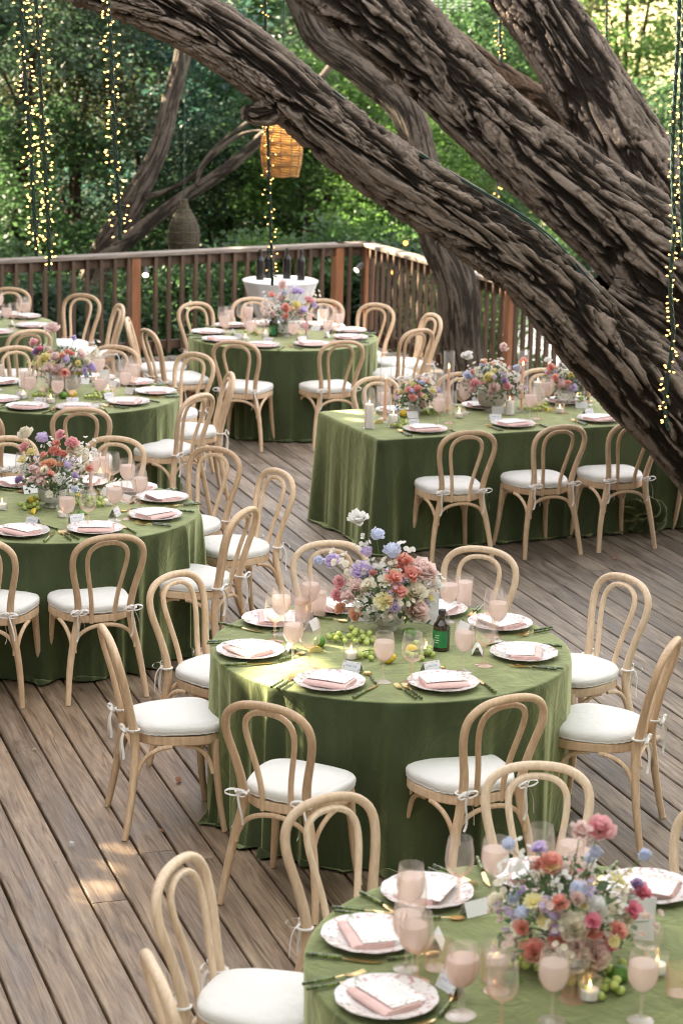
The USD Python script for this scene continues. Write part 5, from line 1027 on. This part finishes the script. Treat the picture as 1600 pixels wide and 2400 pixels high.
for c_, nm, px, py, lab in [(LEMON, 'lemon', 907, 1556, 'yellow lemon at the front middle of the centre table'), (LIME, 'lime', 747, 1518, 'dark green lime behind the left goblets, centre table'), (WL, 'lemon_wedge', 740, 1530, 'lemon wedge beside the left lime on the centre table'), (WL, 'lemon_wedge', 962, 1525, 'lemon wedge before the bouquet, left of the bottle'), (LIME, 'lime', 960, 1500, 'lime behind the wine glass on the centre table'), (LIME, 'lime', 1448, 2305, 'dark lime right of the white bowl on the nearest table'), (WG, 'lime_wedge', 1225, 2250, 'lime wedge left of the white bowl, nearest table'), (WG, 'lime_wedge', 1200, 2300, 'flat lime slice before the votive on the nearest table'), (WL, 'lemon_wedge', 1395, 2255, 'pale lemon wedge behind the grapes on the nearest table'),
    (LEMON, 'lemon', 78, 1186, 'yellow lemon left of the near left bouquet'), (WL, 'lemon_wedge', 82, 1203, 'lemon wedge before the grapes, near left table'), (WL, 'lemon_wedge', 175, 1170, 'lemon wedge behind the big grapes, near left table'), (WL, 'lemon_wedge', 192, 1166, 'second lemon wedge behind the big grapes, near left table'), (LIME, 'lime', 167, 1180, 'lime left of the big grapes, near left table'), (WG, 'lime_wedge', 170, 1203, 'left cut lime before the big grapes, near left table'), (WG, 'lime_wedge', 192, 1207, 'right lime wedge before the big grapes, near left table'), (LEMON, 'lemon', 170, 932, 'yellow lemon before the cream bowl of the second table'), (LIME, 'lime', 148, 935, 'lime left of the lemon on the second table'), (LEMON, 'lemon', 948, 978, 'yellow lemon left of the small bowl, long table'), (WL, 'lemon_wedge', 888, 993, 'lemon wedge between the left candles of the long table'), (WG, 'lime_wedge', 938, 988, 'lime wedge before the lemon on the long table'), (WL, 'lemon_wedge', 1290, 965, 'cut lemon right of the grapes on the long table')]:
    put_px(c_, nm, lab, nm.split('_')[0], px, py, None)
def bottle(name, label, P, h, r, mt, label_mat=None, neck=.3):
    t = thing(name, label, 'bottle', P)
    obj('body', lathe([(.001, 0), (r * .95, 0), (r, .004), (r, h * .60), (r * .92, h * .66), (r * .5, h * .74), (r * .38, h * .78), (r * .36, h * .93)], 32), mt, t, 50)
    obj('cap', lathe([(.001, h), (r * .42, h), (r * .44, h * .99), (r * .44, h * .90), (r * .36, h * .90)], 24), 'metal_dark', t, 40)
    if label_mat:
        a = np.linspace(-1.25, 1.25, 14) - .55; z = np.array([h * .10, h * .52]); A_, Z_ = np.meshgrid(a, z, indexing='ij')
        lb = obj('label', (np.stack([(r + .0008) * np.sin(A_), -(r + .0008) * np.cos(A_), Z_], -1).reshape(-1, 3), grid_faces(14, 2)), label_mat, t, True)
        for kk in range(4):
            aa = np.linspace(-.28, .28 - .1 * (kk % 2), 6) - .55; zz = np.array([h * (.40 - .06 * kk), h * (.415 - .06 * kk)]); A2, Z2 = np.meshgrid(aa, zz, indexing='ij')
            obj('print_line', (np.stack([(r + .0014) * np.sin(A2), -(r + .0014) * np.cos(A2), Z2], -1).reshape(-1, 3), grid_faces(6, 2)), 'label_print', lb, True)
    return t
p = on(1033, 1524, ZT); bottle('brown_bottle', 'dark brown bottle with green label on the centre round table', (p[0], p[1], ZT + .0015), .185, .038, 'bottle_glass', 'label_green')
p = on(640, 788, ZT); bottle('brown_bottle', 'green labelled bottle beside the bouquet on the back table', (p[0], p[1], ZT + .0015), .185, .038, 'bottle_glass', 'label_green')
for px, py, tab, h, w in [(1008, 1458, 'centre', .14, .075), (1503, 2205, 'nearest', .14, .075), (150, 1150, 'near left', .13, .07), (1118, 945, 'long', .13, .08), (245, 905, 'second left', .12, .07)]:
    p = on(px, py, ZT); g = obj('table_card', box((-w / 2, -.0015, 0), (w / 2, .0015, h)), 'card_white', None, False, label='blank white card standing behind the bouquet of the %s table' % tab, cat='card'); place(g, (p[0], p[1], ZT + .0015), hash01(px, py) * .8 - .2, rx=-.06)

# ------------------------------------------------------------------ small white table with bottles by the railing
wt = far(657, 655, 21.75); WZ = float(wt[2])
def cocktail_cloth(R, H):
    n = 160; t = np.arange(n) * 2 * PI / n; fo = folds(t, 3, (5, 9)); rows = [(np.full(n, r), np.full(n, H)) for r in (.001, .2, R - .015)] + [(np.full(n, R), np.full(n, H - .006))]
    for s in np.linspace(0, 1, 18)[1:]:
        w = np.where(s < .35, 1 - .25 * (s / .35), .75 - .28 * math.sin((s - .35) / .65 * PI)) * R * (1 + .10 * fo * s * 1.6)
        rows.append((w, np.full(n, H * (1 - s) + .01)))
    return np.stack([np.stack([r * np.cos(t), r * np.sin(t), z], -1) for r, z in rows]).reshape(-1, 3), grid_faces(len(rows), n, True)
g = obj('cocktail_tablecloth', cocktail_cloth(.375, WZ), 'white_cloth', None, 50, label='white cloth gathered round the small bottle table before the railing', cat='tablecloth'); place(g, (wt[0], wt[1], 0))
for px, dy, lab in [(609, -.05, 'leftmost tall dark bottle on the white cloth by the railing'), (628, .10, 'dark bottle half hidden behind the hanging light strand on the white table'), (672, .12, 'dark bottle second from right on the white table'), (705, .02, 'rightmost tall dark bottle on the white cloth by the railing')]:
    q = far(px, 655, wt[1] + dy); bottle('dark_bottle', lab, (q[0], q[1], WZ + .002), .30, .04, 'bottle_black')

# ------------------------------------------------------------------ lamps: wicker lanterns, spotlights, light strands
def lantern(label, top, H, prof, mt, lit, cord_to):
    t = thing('wicker_lantern', label, 'lantern', top)
    rings = 26; ms = []
    z = np.linspace(0, -H, rings); rr = np.interp(np.linspace(0, 1, rings), np.linspace(0, 1, len(prof)), prof)
    obj('shade', lathe(np.stack([rr * .985, z], -1), 40), mt, t, True)
    for i in range(0, rings):
        th = np.linspace(0, 2 * PI, 33); k = 1 + .006 * np.sin(th * 9 + i * 1.7)
        ms.append(tube(np.stack([rr[i] * k * np.cos(th), rr[i] * k * np.sin(th), np.full(33, z[i]) + .004 * np.sin(th * 5 + i)], -1), .0055 if i % 5 else .010, 5, False))
    obj('weave', cat_(ms), mt, t, True, kind='stuff')
    for q in range(12):
        a = q * 2 * PI / 12; obj('rib', tube(np.stack([rr * 1.01 * math.cos(a), rr * 1.01 * math.sin(a), z], -1), .005, 5), mt, t, True)
    obj('cord', tube([(0, 0, 0), (0, 0, cord_to)], .006, 5), 'cord_green', t, True)
    if lit: obj('bulb', sphere((0, 0, -H * .30), .05, 2), 'lantern_bulb', t, True)
q = far(661, 283, 17.6); lantern('lit barrel shaped wicker lantern glowing behind the big limb', q, .42, [.07, .135, .158, .163, .160, .150, .135], 'wicker', True, 2.2)
q = far(431, 468, 24.6); lantern('unlit dark bell shaped wicker lantern hanging over the back railing', q, .58, [.03, .06, .125, .165, .178, .172, .15], 'wicker_dark', False, 2.4)
def spot(label, px, py, dxy):
    g = np.array(on(px, py, .86)[:2]); b, d = (RAIL[0], d1)
    # lamp body on the railing post
    P = far(px, py, 21.6 if px < 600 else 22.75); t = thing('spotlight', label, 'lamp', P)
    R_ = look_rot((dxy[0], dxy[1], -.55)); v, f = lathe([(.001, -.07), (.024, -.07), (.028, -.06), (.030, .02), (.034, .05), (.032, .05), (.027, .03)], 20)
    obj('body', (v @ R_.T, f), 'metal_dark', t, 40); v, f = lathe([(.001, .046), (.029, .042), (.031, .036), (.001, .03)], 20); obj('lens', (v @ R_.T, f), 'lamp_white', t, 40)
    obj('bracket', tube([(0, 0, 0), (0, .10, .02), (0, .22, .02)], .008, 6), 'metal_dark', t)
spot('small lit spotlight facing the tables on the back railing', 341, 638, (.1, -1)); spot('small lit spotlight on the orange corner post', 840, 627, (-.6, -.8))
for k, (px, py, y, lab) in enumerate([(950, 569, 23.5, 'upper warm bulb glowing among the leaves right of the corner'), (922, 638, 23.2, 'lower warm bulb glowing behind the right railing'), (986, 632, 24.2, 'orange bulb glowing behind the right railing near the slender trunk')]):
    q = far(px, py, y); t = thing('hanging_bulb', lab, 'lamp', q); obj('bulb', sphere((0, 0, 0), .026, 2), 'lamp_orange', t, True); obj('cord', tube([(0, 0, .02), (.01, 0, .9)], .004, 5), 'cord_green', t)
def strand(label, pts, y, seed, nb=70, thick=.011, r=.0058, spread=.03, gr='hanging strands of fairy lights'):
    rr = np.random.default_rng(seed); P0 = np.array([far(px, py, y) for px, py in pts]); o = P0[0].copy(); P = spline(P0 - o, 90)
    t = thing('light_strand', label, 'string lights', o, 0, gr); L = np.linalg.norm(np.diff(P, axis=0), axis=1).sum()
    s = np.linspace(0, 1, 90); ms = []
    for k in range(3):
        a = s * L * 38 + k * 2 * PI / 3
        ms.append(tube(P + np.stack([np.cos(a), np.sin(a), 0 * a], -1) * thick * .55, thick * .5, 5))
    obj('cord', cat_(ms), 'cord_green', t, True)
    bs, so = [], []
    for k in range(nb):
        i = int((k + rr.uniform(0, 1)) / nb * 88); a = rr.uniform(0, 2 * PI); q = rr.uniform(.4, 1.0) * spread
        d = np.array([math.cos(a), math.sin(a) * .8, rr.uniform(-.5, .35)]); e = P[i] + d * q
        so.append(tube([P[i], e], [.0025, .0045], 4)); b = sphere((0, 0, 0), 1, 1); bs.append(((b[0] * [r, r, r * 1.7]) @ look_rot(d).T + e + d * r, b[1]))
    obj('sockets', cat_(so), 'cord_green', t, False, kind='stuff'); obj('bulbs', cat_(bs), 'bulb_warm', t, True, kind='stuff')
strand('leftmost fairy light strand at the upper left edge', [(49, -60), (52, 60), (61, 204), (72, 350), (78, 450), (86, 600)], 12.4, 1, 115, spread=.05)
strand('second fairy light strand from the left, reaching lowest of the pair', [(82, -60), (88, 60), (93, 150), (102, 331), (110, 459), (116, 635)], 12.5, 2, 115, spread=.05)
strand('single fairy light strand hanging in front of the big limb at left', [(252, -60), (257, 50), (262, 150), (267, 280), (276, 430), (282, 562)], 12.3, 3, 100, spread=.055)
strand('fairy light strand hanging below the stub beside the lit lantern', [(621, -60), (623, 80), (627, 286), (632, 459), (636, 600), (638, 668)], 15.2, 4, 80, r=.005, spread=.045)
strand('short fairy light strand end seen between the second and third limbs', [(1169, -60), (1171, 60), (1175, 175)], 17.5, 5, 44, .014, r=.0058, spread=.05)
strand('fairy light strand hanging before the bright gap at upper right', [(1421, -60), (1421, 40), (1421, 122)], 18.5, 6, 24, r=.0058, spread=.04)
strand('long fairy light strand in front of the trunk at the right edge', [(1592, -60), (1582, 200), (1576, 420), (1578, 560), (1570, 680), (1577, 780), (1562, 900), (1566, 1008)], 12.2, 7, 120, .013, spread=.032)
strand('straighter fairy light strand at the extreme right edge', [(1602, -60), (1598, 150), (1594, 300), (1597, 450), (1600, 600)], 12.35, 8, 50, .013, spread=.03)
strand('short lit strand end in the gap under the second limb', [(1165, 380), (1166, 430), (1168, 472)], 21, 9, 14, r=.007, spread=.05)
# crystal fringe of a chandelier at the top edge
ch = far(1060, -20, 16.5); t = thing('chandelier', 'crystal beads of a chandelier hanging at the top edge', 'chandelier', ch)
obj('ring', tube([(.13 * math.cos(a), .13 * math.sin(a), .02) for a in np.linspace(0, 2 * PI, 25)], .006, 6, False), 'gold', t, True)
for k in range(14):
    a = k * 2 * PI / 14; n = 5 + int(4 * hash01(k, 3)); ms = [((np.array(trimesh.creation.icosphere(0, 1).vertices)) * .009 + [.13 * math.cos(a), .13 * math.sin(a), -.022 * i], np.array(trimesh.creation.icosphere(0, 1).faces)) for i in range(n)]
    obj('bead_string', cat_(ms), 'glass_clear', t, False)
# fallen leaves on the boards
lf = np.array([[0, -.5, 0], [.2, -.1, .1], [.12, .3, .12], [0, .5, .02], [-.12, .3, .1], [-.2, -.1, .14]])
for px, py, s, m_, lab in [(417, 1834, .075, 'dry_leaf', 'curled brown leaf under the left front chair of the centre table'), (82, 1761, .03, 'dry_leaf_pale', 'small pale leaf scrap on the boards at left'), (1440, 1312, .07, 'dry_leaf', 'brown leaf on the boards below the long table chairs'), (1447, 1256, .07, 'dry_leaf_pale', 'pale crumpled leaf under the long table'), (1538, 1735, .09, 'dry_leaf_pale', 'pale dry leaf right of the centre table chairs'), (377, 1953, .05, 'dry_leaf', 'small curled leaf left of the front left chair'), (1515, 1405, .09, 'dry_leaf_pale', 'pale leaf behind the right rear chair of the centre table')]:
    p = on(px, py, 0); v = lf * s; v[:, 2] *= 1.4
    g = obj('dry_leaf', (v, [[0, 1, 5], [1, 2, 5], [2, 4, 5], [2, 3, 4]]), m_, None, False, label=words(lab), cat='leaf'); place(g, (p[0], p[1], .008), hash01(px, py) * 6)
p = on(168, 1985, 0); g = obj('glass_gem', (np.array(trimesh.creation.icosphere(1, 1.0).vertices) * [.018, .018, .012] * (1 + .2 * meshkit.noise(np.array(trimesh.creation.icosphere(1, 1.0).vertices) * 3)[:, None]), np.array(trimesh.creation.icosphere(1, 1.0).faces)), 'glass_clear', None, False, label='small clear glass chunk lying on the boards at lower left', cat='glass'); place(g, (p[0], p[1], .013))
